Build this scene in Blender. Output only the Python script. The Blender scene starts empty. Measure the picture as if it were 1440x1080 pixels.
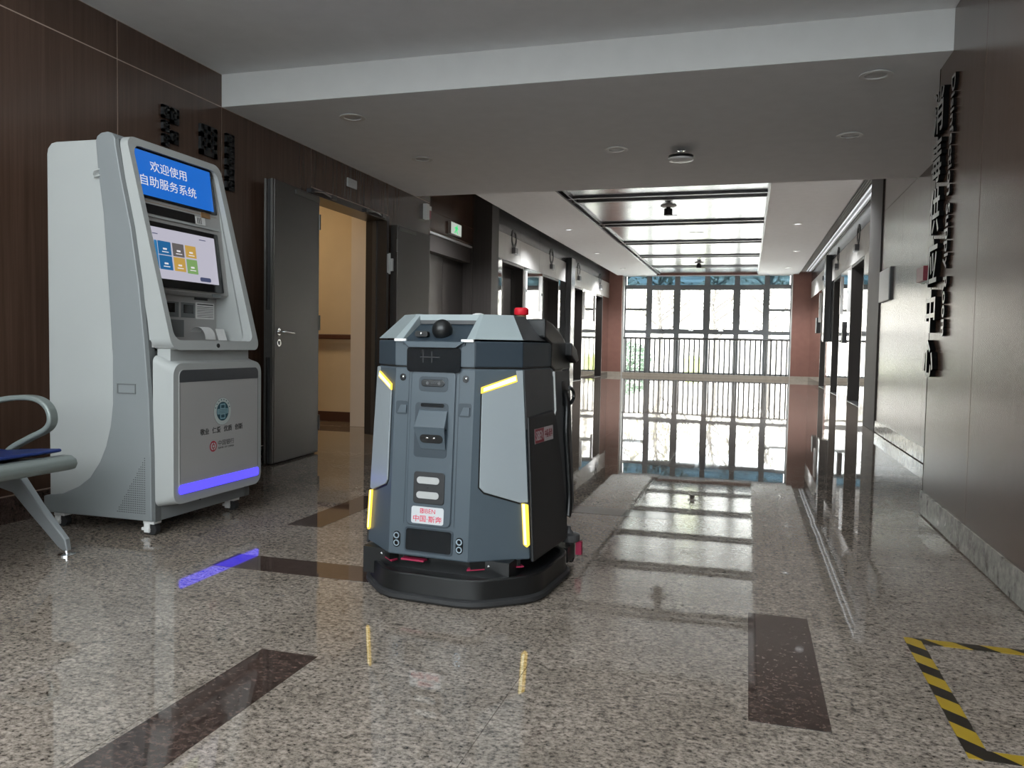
import bpy, math, random
from mathutils import Matrix, Vector, Euler
random.seed(7)
scene = bpy.context.scene
COL = scene.collection

# ------------------------------------------------------------------ camera
cam_d = bpy.data.cameras.new('camera'); cam = bpy.data.objects.new('camera', cam_d); COL.objects.link(cam)
F_PX, YAW, PITCH, ROLL, CAM_H = 1124.0, .28527, .048717, -.018156, .9
_f = Vector((-math.sin(YAW)*math.cos(PITCH), math.cos(YAW)*math.cos(PITCH), -math.sin(PITCH)))
_r = Vector((math.cos(YAW), math.sin(YAW), 0)); _d = _f.cross(_r)
_r2 = _r*math.cos(ROLL)+_d*math.sin(ROLL); _d2 = -_r*math.sin(ROLL)+_d*math.cos(ROLL)
cam.matrix_world = Matrix(((_r2.x, -_d2.x, -_f.x, 0), (_r2.y, -_d2.y, -_f.y, 0), (_r2.z, -_d2.z, -_f.z, CAM_H), (0, 0, 0, 1)))
cam_d.sensor_width = 36; cam_d.lens = F_PX/1440*36; cam_d.clip_end = 300
scene.camera = cam

# ------------------------------------------------------------------ world, exposure
world = bpy.data.worlds.new('overcast_sky'); scene.world = world; world.use_nodes = True
bg = world.node_tree.nodes['Background']
bg.inputs[0].default_value = (.93, .97, 1.0, 1); bg.inputs[1].default_value = 8.0
vs = scene.view_settings
vs.view_transform = 'Standard'; vs.look = 'None'; vs.exposure = 0.24; vs.gamma = 1.0; vs.use_curve_mapping = False

def portal(name, loc, rot, sx, sy):
    l = bpy.data.lights.new(name, 'AREA'); l.shape = 'RECTANGLE'; l.size = sx; l.size_y = sy
    l.cycles.is_portal = True
    o = bpy.data.objects.new(name, l); COL.objects.link(o); o.location = loc; o.rotation_euler = rot
    return o
portal('window_portal', (-1.3, 25.9, 1.6), (-math.pi/2, 0, 0), 5.2, 3.2)
portal('window_portal', (-1.0, -4.1, 3.4), (math.pi/2, 0, 0), 10, 4.3)
sun_d = bpy.data.lights.new('outdoor_fill_sun', 'SUN'); sun_d.energy = 26; sun_d.angle = math.radians(12); sun_d.color = (1, .96, .9)  # sun added under the overcast sky to brighten the ground outside
sun = bpy.data.objects.new('outdoor_fill_sun', sun_d); COL.objects.link(sun); sun.rotation_euler = Vector((.7, .10, -.75)).to_track_quat('-Z', 'Y').to_euler()

# ------------------------------------------------------------------ materials
MATS = {}
def node_mat(name):
    m = bpy.data.materials.new(name); m.use_nodes = True
    MATS[name] = m
    return m, m.node_tree.nodes, m.node_tree.links, m.node_tree.nodes['Principled BSDF']
def setp(b, **k):
    for n, v in k.items():
        key = {'color': 'Base Color', 'rough': 'Roughness', 'metal': 'Metallic', 'ior': 'IOR', 'spec': 'Specular IOR Level',
               'emit': 'Emission Color', 'estr': 'Emission Strength', 'coat': 'Coat Weight', 'crough': 'Coat Roughness', 'trans': 'Transmission Weight'}[n]
        b.inputs[key].default_value = (*v, 1) if isinstance(v, tuple) else v
def mat(name, color, rough=.5, grain=.04, scale=30, **k):
    """plain surface with a little procedural mottling of colour and gloss"""
    m, n, l, b = node_mat(name)
    setp(b, color=color, rough=rough, **k)
    if grain:
        g = n.new('ShaderNodeTexCoord'); t = n.new('ShaderNodeTexNoise'); t.inputs['Scale'].default_value = scale; t.inputs['Detail'].default_value = 3
        l.new(g.outputs['Object'], t.inputs['Vector'])
        r = n.new('ShaderNodeValToRGB')
        r.color_ramp.elements[0].position = .3; r.color_ramp.elements[1].position = .7
        r.color_ramp.elements[0].color = (*[c*(1-grain) for c in color], 1); r.color_ramp.elements[1].color = (*[min(1, c*(1+grain)) for c in color], 1)
        l.new(t.outputs['Fac'], r.inputs['Fac']); l.new(r.outputs['Color'], b.inputs['Base Color'])
    return m
def emit_mat(name, color, strength):
    m, n, l, b = node_mat(name); setp(b, color=(0, 0, 0), emit=color, estr=strength, rough=.25); return m
def ramp(n, stops):
    r = n.new('ShaderNodeValToRGB'); e = r.color_ramp.elements
    while len(e) < len(stops): e.new(.5)
    for x, (p, c) in zip(e, stops): x.position = p; x.color = (*c, 1)
    return r
def pos_map(n, l, sc):
    g = n.new('ShaderNodeNewGeometry'); mp = n.new('ShaderNodeMapping'); mp.inputs['Scale'].default_value = sc
    l.new(g.outputs['Position'], mp.inputs['Vector']); return mp
def granite(name, stops, rough, scale=34):
    m, n, l, b = node_mat(name)
    mp = pos_map(n, l, (1, 1.25, 1))
    a = n.new('ShaderNodeTexNoise'); a.inputs['Scale'].default_value = scale; a.inputs['Detail'].default_value = 7; a.inputs['Roughness'].default_value = .72; a.inputs['Distortion'].default_value = .15
    l.new(mp.outputs[0], a.inputs['Vector'])
    r = ramp(n, stops); l.new(a.outputs['Fac'], r.inputs['Fac'])
    c = n.new('ShaderNodeTexNoise'); c.inputs['Scale'].default_value = 3.5; c.inputs['Detail'].default_value = 2
    l.new(mp.outputs[0], c.inputs['Vector'])
    r2 = ramp(n, [(.35, (.86, .83, .80)), (.65, (1.08, 1.05, 1.03))]); l.new(c.outputs['Fac'], r2.inputs['Fac'])
    k = n.new('ShaderNodeTexNoise'); k.inputs['Scale'].default_value = scale*.42; k.inputs['Detail'].default_value = 6; k.inputs['Roughness'].default_value = .7
    l.new(mp.outputs[0], k.inputs['Vector'])
    r3 = ramp(n, [(.34, (.30, .29, .28)), (.44, (.80, .79, .78)), (.62, (1.12, 1.10, 1.09))]); l.new(k.outputs['Fac'], r3.inputs['Fac'])
    m3 = n.new('ShaderNodeMix'); m3.data_type = 'RGBA'; m3.blend_type = 'MULTIPLY'; m3.inputs['Factor'].default_value = 1
    l.new(r.outputs[0], m3.inputs['A']); l.new(r3.outputs[0], m3.inputs['B'])
    mx = n.new('ShaderNodeMix'); mx.data_type = 'RGBA'; mx.blend_type = 'MULTIPLY'; mx.inputs['Factor'].default_value = 1
    l.new(m3.outputs['Result'], mx.inputs['A']); l.new(r2.outputs[0], mx.inputs['B']); l.new(mx.outputs['Result'], b.inputs['Base Color'])
    setp(b, rough=rough, ior=1.66)
    bn = n.new('ShaderNodeTexNoise'); bn.inputs['Scale'].default_value = 2.2; bn.inputs['Detail'].default_value = 1
    l.new(mp.outputs[0], bn.inputs['Vector'])
    bp = n.new('ShaderNodeBump'); bp.inputs['Strength'].default_value = .012; bp.inputs['Distance'].default_value = .02
    l.new(bn.outputs['Fac'], bp.inputs['Height']); l.new(bp.outputs[0], b.inputs['Normal'])
    return m
def grain_mat(name, c0, c1, rough, sc, coat=0, spec=.5, metal=0, bump=0):
    """streaked grain: wood laminate, brushed metal; sc stretches the noise"""
    m, n, l, b = node_mat(name)
    mp = pos_map(n, l, sc)
    a = n.new('ShaderNodeTexNoise'); a.inputs['Scale'].default_value = 1; a.inputs['Detail'].default_value = 5; a.inputs['Roughness'].default_value = .6
    l.new(mp.outputs[0], a.inputs['Vector'])
    r = ramp(n, [(.3, c0), (.7, c1)]); l.new(a.outputs['Fac'], r.inputs['Fac']); l.new(r.outputs[0], b.inputs['Base Color'])
    rr = n.new('ShaderNodeMapRange'); rr.inputs['To Min'].default_value = rough*.8; rr.inputs['To Max'].default_value = rough*1.2
    l.new(a.outputs['Fac'], rr.inputs['Value']); l.new(rr.outputs[0], b.inputs['Roughness'])
    setp(b, coat=coat, spec=spec, metal=metal, crough=rough*.6)
    if bump:
        bp = n.new('ShaderNodeBump'); bp.inputs['Strength'].default_value = bump; bp.inputs['Distance'].default_value = .003
        l.new(a.outputs['Fac'], bp.inputs['Height']); l.new(bp.outputs[0], b.inputs['Normal'])
    return m

granite('granite', [(.0, (.024, .022, .020)), (.36, (.040, .036, .032)), (.43, (.18, .156, .135)), (.53, (.325, .285, .248)), (.72, (.48, .432, .385))], .022, 72)
granite('dark_granite', [(.0, (.014, .010, .009)), (.40, (.036, .025, .022)), (.52, (.075, .052, .045)), (.70, (.15, .112, .098))], .04, 60)
granite('skirting_stone', [(.0, (.15, .15, .14)), (.4, (.27, .27, .25)), (.6, (.38, .38, .35)), (.8, (.5, .5, .47))], .09, 20)
grain_mat('wood_panel', (.062, .035, .024), (.095, .055, .038), .235, (45, 45, 1.2), coat=.0, spec=.8)
mat('seam_strip', (.42, .31, .25), .5)
grain_mat('dark_metal_cladding', (.050, .044, .041), (.066, .059, .055), .55, (30, 30, .8), spec=.25)
mat('ceiling_paint', (.88, .89, .90), .85, .02, 8)
mat('toned_down_paint', (.60, .60, .59), .8, .02, 8)  # same paint as the ceiling, darkened to offset the light on the beam
mat('slot_black', (.015, .015, .016), .7)
grain_mat('ceiling_metal', (.42, .42, .43), (.49, .49, .50), .23, (1.5, 60, 1), metal=1)
mat('ceiling_trim', (.16, .16, .165), .35, metal=.8)
mat('polished_steel', (.72, .70, .68), .045, .02, 3, metal=1)
mat('header_stone', (.50, .485, .465), .32, .05, 5)
grain_mat('upper_cladding', (.16, .16, .165), (.27, .27, .275), .22, (1, 3, 25), metal=.8)
grain_mat('lift_door_steel', (.070, .062, .057), (.085, .077, .071), .34, (40, 40, .7), metal=.7)
mat('terracotta_panel', (.27, .13, .10), .42, .06, 6)
mat('window_frame_grey', (.22, .235, .245), .45, metal=.2)
mat('rail_steel', (.14, .14, .14), .4, metal=.6)
mat('kerb_stone', (.42, .37, .30), .3, .08, 10)
mat('door_metal', (.058, .053, .050), .33, .03, 20, metal=.55)
mat('door_edge', (.10, .095, .09), .35, metal=.6)
mat('chrome', (.75, .75, .76), .13, 0, metal=1)
mat('black_plastic', (.012, .012, .013), .38)
mat('beige_wall', (.62, .50, .34), .75, .03, 4)
mat('beige_light', (.66, .58, .50), .7, .02, 4)
mat('brown_rail', (.09, .035, .022), .4)
mat('brown_base', (.07, .03, .022), .4)
mat('white_plastic', (.72, .72, .71), .35, .02, 10)
mat('grey_plate', (.52, .53, .53), .4)
mat('dark_red', (.24, .012, .03), .35)
mat('bright_red', (.62, .015, .03), .35)
mat('letter_face', (.32, .31, .30), .24, spec=.8)
mat('letter_side', (.004, .004, .004), .9, spec=.0)
mat('letter_dark', (.010, .011, .012), .4)
# kiosk
mat('kiosk_white', (.365, .375, .367), .32, .01, 5, coat=.2)
mat('kiosk_grey', (.20, .213, .218), .38, .015, 5)
mat('kiosk_band', (.115, .122, .122), .4)
mat('kiosk_charcoal', (.055, .058, .064), .35)
mat('kiosk_panel', (.35, .34, .33), .4, .01, 5)
mat('screen_black', (.006, .006, .007), .15, 0)
mat('paper', (.66, .65, .64), .8)
mat('print_dark', (.02, .02, .02), .7, 0)
mat('brown_tag', (.25, .14, .06), .6)
mat('teal_print', (.008, .055, .075), .5, 0)
mat('teal_light', (.22, .36, .40), .5, 0)
mat('ring_print', (.45, .50, .48), .5, 0)
mat('red_print', (.35, .01, .03), .5, 0)
emit_mat('screen_blue', (.010, .125, .52), .9)
emit_mat('screen_text', (.62, .60, .62), 1.0)
emit_mat('ui_background', (.40, .39, .46), 1.0)
emit_mat('ui_blue', (.012, .10, .25), 1.0)
emit_mat('ui_blue_side', (.02, .15, .33), 1.0)
emit_mat('ui_grey', (.10, .09, .09), 1.0)
emit_mat('ui_amber', (.42, .26, .06), 1.0)
emit_mat('ui_green', (.16, .28, .10), 1.0)
emit_mat('ui_navy', (.05, .06, .12), 1.0)
emit_mat('glow_violet', (.07, .055, 1.0), 1.8)
# robot
mat('robot_slate', (.058, .077, .094), .40, .01, 6)
mat('robot_band', (.024, .036, .048), .38, .01, 6)
mat('robot_light_grey', (.26, .29, .308), .34, .01, 6, coat=.15)
mat('robot_lid_grey', (.29, .335, .345), .32, .01, 6, coat=.15)
mat('robot_mid_grey', (.060, .061, .064), .42)
mat('robot_charcoal', (.016, .0165, .018), .45)
mat('robot_black', (.006, .0065, .007), .36)
mat('robot_gloss_black', (.008, .010, .012), .12, 0)
mat('rubber', (.018, .018, .019), .6)
mat('label_white', (.50, .52, .535), .4, 0)
mat('label_red', (.60, .03, .07), .5, 0)
mat('label_maroon', (.20, .03, .04), .5, 0)
mat('label_grey', (.40, .36, .37), .5, 0)
mat('sensor_grey', (.38, .38, .375), .4)
mat('sonar_ring', (.30, .37, .43), .3, metal=.5)
mat('squeegee_red', (.30, .016, .055), .5)
emit_mat('amber_light', (1.0, .66, .075), 1.4)
emit_mat('amber_core', (1.0, .86, .44), 2.2)
# bench
mat('bench_grey', (.20, .225, .215), .42, .02, 10, metal=.3)
mat('bench_alu', (.36, .38, .39), .36, .02, 10, metal=.6)
mat('blue_pad', (.008, .022, .12), .42, .06, 60)
# lights and outside
emit_mat('led_strip', (.92, .96, 1.0), .65)
emit_mat('lamp_lens', (.95, .98, 1.0), 1.3)
emit_mat('warm_lamp', (1.0, .72, .38), 3.0)
emit_mat('exit_green', (.01, .62, .16), 1.0)
emit_mat('exit_white', (.50, .56, .50), .75)

mat('ground_outside', (.66, .65, .62), .9, .08, 3)
mat('hill_soil', (.62, .58, .53), .9, .12, 2)
mat('bark', (.20, .18, .165), .9, .2, 12)
mat('leaf_pale', (.36, .33, .24), .8, .25, 5)
mat('leaf_green', (.20, .27, .20), .8, .25, 5)
mat('lime', (.48, .55, .16), .7)
# thin clear pane
m, n, l, b = node_mat('pane_glass')
out = n['Material Output']; tr = n.new('ShaderNodeBsdfTransparent'); tr.inputs[0].default_value = (.93, .95, .95, 1)
gl = n.new('ShaderNodeBsdfGlossy'); gl.inputs['Roughness'].default_value = .02
mx = n.new('ShaderNodeMixShader'); lw = n.new('ShaderNodeLayerWeight'); lw.inputs[0].default_value = .12
l.new(lw.outputs['Fresnel'], mx.inputs[0]); l.new(tr.outputs[0], mx.inputs[1]); l.new(gl.outputs[0], mx.inputs[2]); l.new(mx.outputs[0], out.inputs[0])
m, n, l, b = node_mat('spandrel_glass')
tr = n.new('ShaderNodeBsdfTransparent'); mx = n.new('ShaderNodeMixShader'); mx.inputs[0].default_value = .35; setp(b, color=(.05, .11, .15), rough=.12)
nz_ = n.new('ShaderNodeTexNoise'); nz_.inputs['Scale'].default_value = 1.2; mp_ = pos_map(n, l, (.6, 1, 9)); l.new(mp_.outputs[0], nz_.inputs['Vector'])
rp_ = ramp(n, [(.35, (.17, .235, .265)), (.65, (.235, .325, .37))]); l.new(nz_.outputs['Fac'], rp_.inputs[0]); l.new(rp_.outputs[0], tr.inputs[0])
l.new(tr.outputs[0], mx.inputs[1]); l.new(b.outputs[0], mx.inputs[2]); l.new(mx.outputs[0], n['Material Output'].inputs[0])
m = MATS['pane_glass'].copy(); m.name = 'tinted_pane'; MATS['tinted_pane'] = m
[q for q in m.node_tree.nodes if q.type == 'BSDF_TRANSPARENT'][0].inputs[0].default_value = (.80, .82, .82, 1)
# hazard tape
m, n, l, b = node_mat('hazard_tape')
tc = n.new('ShaderNodeTexCoord'); sp = n.new('ShaderNodeSeparateXYZ'); l.new(tc.outputs['Object'], sp.inputs[0])
ad = n.new('ShaderNodeMath'); ad.operation = 'ADD'; l.new(sp.outputs[0], ad.inputs[0]); l.new(sp.outputs[1], ad.inputs[1])
ml = n.new('ShaderNodeMath'); ml.operation = 'MULTIPLY'; ml.inputs[1].default_value = 1/.155; l.new(ad.outputs[0], ml.inputs[0])
fr = n.new('ShaderNodeMath'); fr.operation = 'FRACT'; l.new(ml.outputs[0], fr.inputs[0])
gt = n.new('ShaderNodeMath'); gt.operation = 'GREATER_THAN'; gt.inputs[1].default_value = .52; l.new(fr.outputs[0], gt.inputs[0])
r = ramp(n, [(.4, (.36, .235, .02)), (.6, (.018, .014, .010))]); l.new(gt.outputs[0], r.inputs[0]); l.new(r.outputs[0], b.inputs['Base Color']); setp(b, rough=.42)

# ------------------------------------------------------------------ mesh helpers
class MB:
    def __init__(s): s.v = []; s.f = []; s.m = []; s.mi = 0
    def face(s, idx): s.f.append(tuple(idx)); s.m.append(s.mi)
    def box(s, a, b):
        i = len(s.v); (x0, y0, z0), (x1, y1, z1) = a, b
        s.v += [(x0, y0, z0), (x1, y0, z0), (x1, y1, z0), (x0, y1, z0), (x0, y0, z1), (x1, y0, z1), (x1, y1, z1), (x0, y1, z1)]
        for q in ((0, 3, 2, 1), (4, 5, 6, 7), (0, 1, 5, 4), (1, 2, 6, 5), (2, 3, 7, 6), (3, 0, 4, 7)): s.face([i+k for k in q])
        return s
    def loft(s, rings, cap=True, close=True):
        i = len(s.v); n = len(rings[0])
        for r in rings: s.v += [tuple(p) for p in r]
        for k in range(len(rings)-1):
            for j in range(n if close else n-1):
                j2 = (j+1) % n; s.face((i+k*n+j, i+k*n+j2, i+(k+1)*n+j2, i+(k+1)*n+j))
        if cap:
            s.face([i+j for j in range(n)][::-1]); s.face([i+(len(rings)-1)*n+j for j in range(n)])
        return s
    def prism(s, pts, d):
        return s.loft([pts, [tuple(p[k]+d[k] for k in range(3)) for p in pts]])
    def ring(s, outer, inner, d):
        """frame: outer loop, inner loop (same count), extruded by d"""
        n = len(outer); i = len(s.v); e = lambda L: [tuple(p[k]+d[k] for k in range(3)) for p in L]
        s.v += [tuple(p) for p in outer]+[tuple(p) for p in inner]+e(outer)+e(inner)
        for j in range(n):
            k = (j+1) % n
            s.face((i+j, i+k, i+n+k, i+n+j)[::-1]); s.face((i+2*n+j, i+2*n+k, i+3*n+k, i+3*n+j))
            s.face((i+j, i+k, i+2*n+k, i+2*n+j)); s.face((i+n+j, i+n+k, i+3*n+k, i+3*n+j)[::-1])
        return s
    def tube(s, pts, r, n=10, close_path=False):
        pts = [Vector(p) for p in pts]; rr = r if isinstance(r, (list, tuple)) else [r]*len(pts); rings = []
        up = None
        for k, p in enumerate(pts):
            a = pts[k-1] if k > 0 else pts[k]; c = pts[k+1] if k < len(pts)-1 else pts[k]
            t = (c-a).normalized()
            if up is None:
                up = Vector((0, 0, 1)) if abs(t.z) < .9 else Vector((1, 0, 0))
            u = (up-t*up.dot(t)); u = u.normalized() if u.length > 1e-6 else t.orthogonal().normalized(); w = t.cross(u); up = u
            rings.append([tuple(p+(u*math.cos(2*math.pi*j/n)+w*math.sin(2*math.pi*j/n))*rr[k]) for j in range(n)])
        return s.loft(rings)
    def lathe(s, prof, c, axis='z', n=24):
        rings = []
        for r, h in prof:
            L = []
            for j in range(n):
                a = 2*math.pi*j/n; x, y = r*math.cos(a), r*math.sin(a)
                L.append({'z': (c[0]+x, c[1]+y, c[2]+h), 'y': (c[0]+x, c[1]+h, c[2]+y), 'x': (c[0]+h, c[1]+x, c[2]+y)}[axis])
            rings.append(L)
        return s.loft(rings)
    def ball(s, c, r, n=20, m=12, sc=(1, 1, 1)):
        rings = []
        for k in range(m+1):
            a = math.pi*k/m; rr = max(1e-4, math.sin(a))*r
            rings.append([(c[0]+rr*math.cos(2*math.pi*j/n)*sc[0], c[1]+rr*math.sin(2*math.pi*j/n)*sc[1], c[2]-math.cos(a)*r*sc[2]) for j in range(n)])
        return s.loft(rings)
    def build(s, name, mats, parent=None, smooth=False, bevel=0, world=False, seg=2, kind=None):
        v = s.v
        loc = None
        if parent is not None and world:
            inv = MW[parent.name].inverted(); v = [tuple(inv @ Vector(p)) for p in v]
        elif parent is None:
            xs, ys, zs = zip(*v); loc = ((min(xs)+max(xs))/2, (min(ys)+max(ys))/2, min(zs))
            v = [(p[0]-loc[0], p[1]-loc[1], p[2]-loc[2]) for p in v]
        me = bpy.data.meshes.new(name); me.from_pydata(v, [], s.f)
        mats = mats if isinstance(mats, (list, tuple)) else [mats]
        for q in mats: me.materials.append(MATS[q])
        me.polygons.foreach_set('material_index', s.m)
        if smooth: me.polygons.foreach_set('use_smooth', [True]*len(s.f))
        bm_fix(me)
        o = bpy.data.objects.new(name, me); COL.objects.link(o)
        if parent is not None: o.parent = parent
        if loc: o.location = loc; MW[o.name] = Matrix.Translation(loc)
        else: MW[o.name] = MW[parent.name].copy() if parent is not None else Matrix.Identity(4)
        if bevel:
            b = o.modifiers.new('edge', 'BEVEL'); b.width = bevel; b.segments = seg; b.limit_method = 'ANGLE'; b.angle_limit = math.radians(40)
            b.harden_normals = False
        if smooth:
            try: me.set_sharp_from_angle(angle=math.radians(38))
            except Exception: pass
        if kind: o['kind'] = kind
        return o
import bmesh
def bm_fix(me):
    bm = bmesh.new(); bm.from_mesh(me); bmesh.ops.recalc_face_normals(bm, faces=bm.faces); bm.to_mesh(me); bm.free()
MW = {}
def empty(name, loc, rz=0, label=None, cat=None, group=None, kind=None):
    o = bpy.data.objects.new(name, None); COL.objects.link(o); o.location = loc; o.rotation_euler = (0, 0, rz); o.empty_display_size = .05
    MW[o.name] = Matrix.Translation(loc) @ Matrix.Rotation(rz, 4, 'Z')
    return tag(o, label, cat, group, kind)
def tag(o, label=None, cat=None, group=None, kind=None):
    if label: o['label'] = label
    if cat: o['category'] = cat
    if group: o['group'] = group
    if kind: o['kind'] = kind
    return o
def struct(o, label, cat): return tag(o, label, cat, None, 'structure')
def share(src, parent, loc, rot=(0, 0, 0), name=None):
    o = src.copy(); COL.objects.link(o); o.parent = parent; o.location = loc; o.rotation_euler = rot
    if name: o.name = name
    return o
def copy_tree(o, loc, rz=None, label=None):
    c = o.copy(); COL.objects.link(c); c.location = loc
    if rz is not None: c.rotation_euler = (0, 0, rz)
    if label: c['label'] = label
    def kids(a, b):
        for ch in list(a.children):
            d = ch.copy(); COL.objects.link(d); d.parent = b; kids(ch, d)
    kids(o, c); return c
def bx(name, m, a, b, parent=None, world=True, bevel=0): return MB().box(a, b).build(name, m, parent, world=world, bevel=bevel)
def rrect(x0, x1, z0, z1, r, n=5):
    P = []
    for cx, cz, a0 in ((x1-r, z1-r, 0), (x0+r, z1-r, 90), (x0+r, z0+r, 180), (x1-r, z0+r, 270)):
        for k in range(n+1):
            a = math.radians(a0+90*k/n); P.append((cx+r*math.cos(a), cz+r*math.sin(a)))
    return P
def bez(pts, n=8):
    """Catmull-Rom through points"""
    P = [Vector(p) for p in pts]; out = []
    for i in range(len(P)-1):
        p0 = P[max(i-1, 0)]; p1 = P[i]; p2 = P[i+1]; p3 = P[min(i+2, len(P)-1)]
        for k in range(n):
            t = k/n; out.append(.5*((2*p1)+(p2-p0)*t+(2*p0-5*p1+4*p2-p3)*t*t+(3*p1-p0-3*p2+p3)*t**3))
    out.append(P[-1]); return [tuple(p) for p in out]
TXT = {}
def text_verts(body, size, depth, offset=0.0, space=1.0):
    cu = bpy.data.curves.new('t', 'FONT'); cu.body = body; cu.size = size; cu.extrude = depth/2; cu.offset = offset; cu.space_character = space
    cu.align_x = 'LEFT'; cu.align_y = 'BOTTOM_BASELINE'; cu.resolution_u = 3
    o = bpy.data.objects.new('t', cu); COL.objects.link(o); bpy.context.view_layer.update()
    me = bpy.data.meshes.new_from_object(o.evaluated_get(bpy.context.evaluated_depsgraph_get()))
    v = [tuple(p.co) for p in me.vertices]; f = [tuple(p.vertices) for p in me.polygons]; nz = [abs(p.normal.z) for p in me.polygons]
    bpy.data.objects.remove(o); bpy.data.curves.remove(cu); bpy.data.meshes.remove(me)
    return v, f, nz
def text(name, body, m, origin, right, up, height, parent, width=None, depth=.0015, offset=0, side=None, space=1.0, world=True, fit_h=True):
    """flat or raised lettering; the box of the text starts at origin and spans width x height"""
    v, f, nz = text_verts(body, 1.0, .05, offset, space)
    if not v: return None
    x0 = min(p[0] for p in v); x1 = max(p[0] for p in v); y0 = min(p[1] for p in v); y1 = max(p[1] for p in v)
    sy = height/(y1-y0) if fit_h else height; sx = width/(x1-x0) if width else sy
    R = Vector(right).normalized(); U = Vector(up).normalized(); N = R.cross(U); O = Vector(origin)
    mb = MB()
    mb.v = [tuple(O+R*(p[0]-x0)*sx+U*(p[1]-y0)*sy+N*((p[2]+.025)/.05*depth)) for p in v]
    mb.f = f; mb.m = [0 if z > .5 or side is None else 1 for z in nz]
    return mb.build(name, [m] if side is None else [m, side], parent, world=world)

# ================================================================== SETTING
XL, XR = -3.387, .96            # brown walls of the near hall
XE, XEL, XER = -4.55, -4.24, 1.75   # exit recess, lift walls
XR2 = 1.40                      # recessed right wall
ZS, ZN, ZH = 2.438, 2.65, 3.146     # soffit, near ceiling, lift hall ceiling
YB, YS, YW = 4.605, 7.83, 25.69     # beam face, soffit end, window

# ---- floor: base slab, granite tiles with open joints, dark inlay tiles
floor = struct(bx('floor', 'granite', (-8, -4.2, -.2), (5, YW+.2, -.002)), 'polished speckled granite floor running through the hall', 'floor')
PX, PY = .785, .81
tile_cache = {}
def tile(x0, x1, y0, y1):
    w, h = round(x1-x0, 4), round(y1-y0, 4); key = (w, h)
    c = ((x0+x1)/2, (y0+y1)/2)
    inv = MW[floor.name].inverted() @ Vector((c[0], c[1], 0))
    rot = (random.uniform(-.0007, .0007), random.uniform(-.0007, .0007), 0)
    if key in tile_cache: return share(tile_cache[key], floor, inv, rot)
    g = .0009
    mb = MB().box((-w/2+g, -h/2+g, -.012), (w/2-g, h/2-g, 0))
    o = mb.build('floor_tile', 'granite', floor); o.location = inv; o.rotation_euler = rot; tile_cache[key] = o; return o
ncol = 0
for iy in range(-4, 30):
    y0 = 2.0+PY*iy; y1 = y0+PY
    if y0 > YW-.2: break
    y1 = min(y1, YW-.02)
    lo, hi = (XL, XR) if y1 < 4.95 else ((XL, XR2) if y1 < 8.3 else ((XE, XR2) if y1 < 10.6 else ((XE, XER) if y1 < 13.1 else (XEL, XER))))
    for ix in range(-7, 3):
        x0 = .22+PX*ix; x1 = x0+PX
        a, b2 = max(x0, lo), min(x1, hi)
        if b2-a > .03: tile(a, b2, y0, y1)
def dark_tile(x0, x1, y0, y1):
    o = bx('dark_floor_tile', 'dark_granite', (x0, y0, -.01), (x1, y1, .0009), floor)
    return o
dark_tile(.03, .22, 1.985, 2.815); dark_tile(-1.332, -1.15, 1.18, 2.0); dark_tile(-2.03, -1.20, 2.69, 2.875)
dark_tile(-1.332, -1.15, .36, 1.17); dark_tile(-2.14, -1.955, 3.42, 4.22); dark_tile(-1.15, -.35, -.5, -.32)
dark_tile(-.36, -.18, 6.05, 6.86); dark_tile(-1.15, -.35, 4.22, 4.40)

# ---- ceilings
struct(bx('ceiling', 'ceiling_paint', (XL-.2, 2.55, ZN), (XR+.5, YB, ZN+.25)), 'flat grey-white ceiling above the kiosk', 'ceiling')
so = empty('ceiling_soffit', (-1, 6, ZS), 0, 'dropped ceiling bulkhead with a pale front face', 'ceiling', None, 'structure')
bx('soffit_underside', 'ceiling_paint', (XL-.15, YB+.012, ZS), (XR2+.2, YS, ZS+.03), so)
bx('soffit_front', 'toned_down_paint', (XL, YB, ZS+.0005), (XR+.02, YB+.012, ZN+.02), so)
bx('soffit_back', 'ceiling_paint', (XL-.15, YS-.05, ZS+.03), (XR2+.2, YS, 3.9), so)
hc = empty('ceiling_hall', (-1.3, 16, ZH), 0, 'white plaster ceiling of the lift hall around metal panels', 'ceiling', None, 'structure')
IX0, IX1, IY0, IY1 = -2.74, .24, 9.45, 24.95
CX0, CX1 = -3.98, 1.39
for a, b2 in (((CX0, YS, ZH), (IX0, YW, ZH+.14)), ((IX1, YS, ZH), (CX1, YW, ZH+.14)), ((IX0, YS, ZH), (IX1, IY0, ZH+.14)), ((IX0, IY1, ZH), (IX1, YW, ZH+.14))):
    bx('plaster', 'ceiling_paint', a, b2, hc)
bx('void_cover', 'ceiling_paint', (XE-.3, YS, 3.55), (XER+.3, YW+.2, 3.7), hc)
bars = [9.50, 12.07, 14.66, 17.38, 20.04, 22.62]
for k, yb in enumerate(bars):
    y2 = bars[k+1] if k < 5 else IY1
    for j in range(2):
        bx('slot_trim', 'ceiling_trim', (IX0, yb+j*.33, ZH+.0), (IX1, yb+j*.33+.07, ZH+.05), hc)
    bx('slot_panel', 'polished_steel', (IX0, yb+.07, ZH+.035), (IX1, yb+.33, ZH+.05), hc)
    ya, n3 = yb+.40, 3; st = (y2-ya)/n3
    for j in range(n3):
        bx('metal_panel', 'ceiling_metal', (IX0+.06, ya+j*st+.004, ZH+.03), (IX1-.03, ya+(j+1)*st-.004, ZH+.045), hc)
for x in (IX0, IX1-.03):
    bx('edge_trim', 'ceiling_trim', (x, IY0, ZH-.012), (x+.03, IY1, ZH+.06), hc)
bx('edge_trim', 'ceiling_trim', (IX0+.09, IY0, ZH-.004), (IX0+.11, IY1, ZH+.06), hc)
bx('end_trim', 'terracotta_panel', (IX0, IY1-.06, ZH-.03), (IX1, IY1, ZH+.05), hc)
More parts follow.
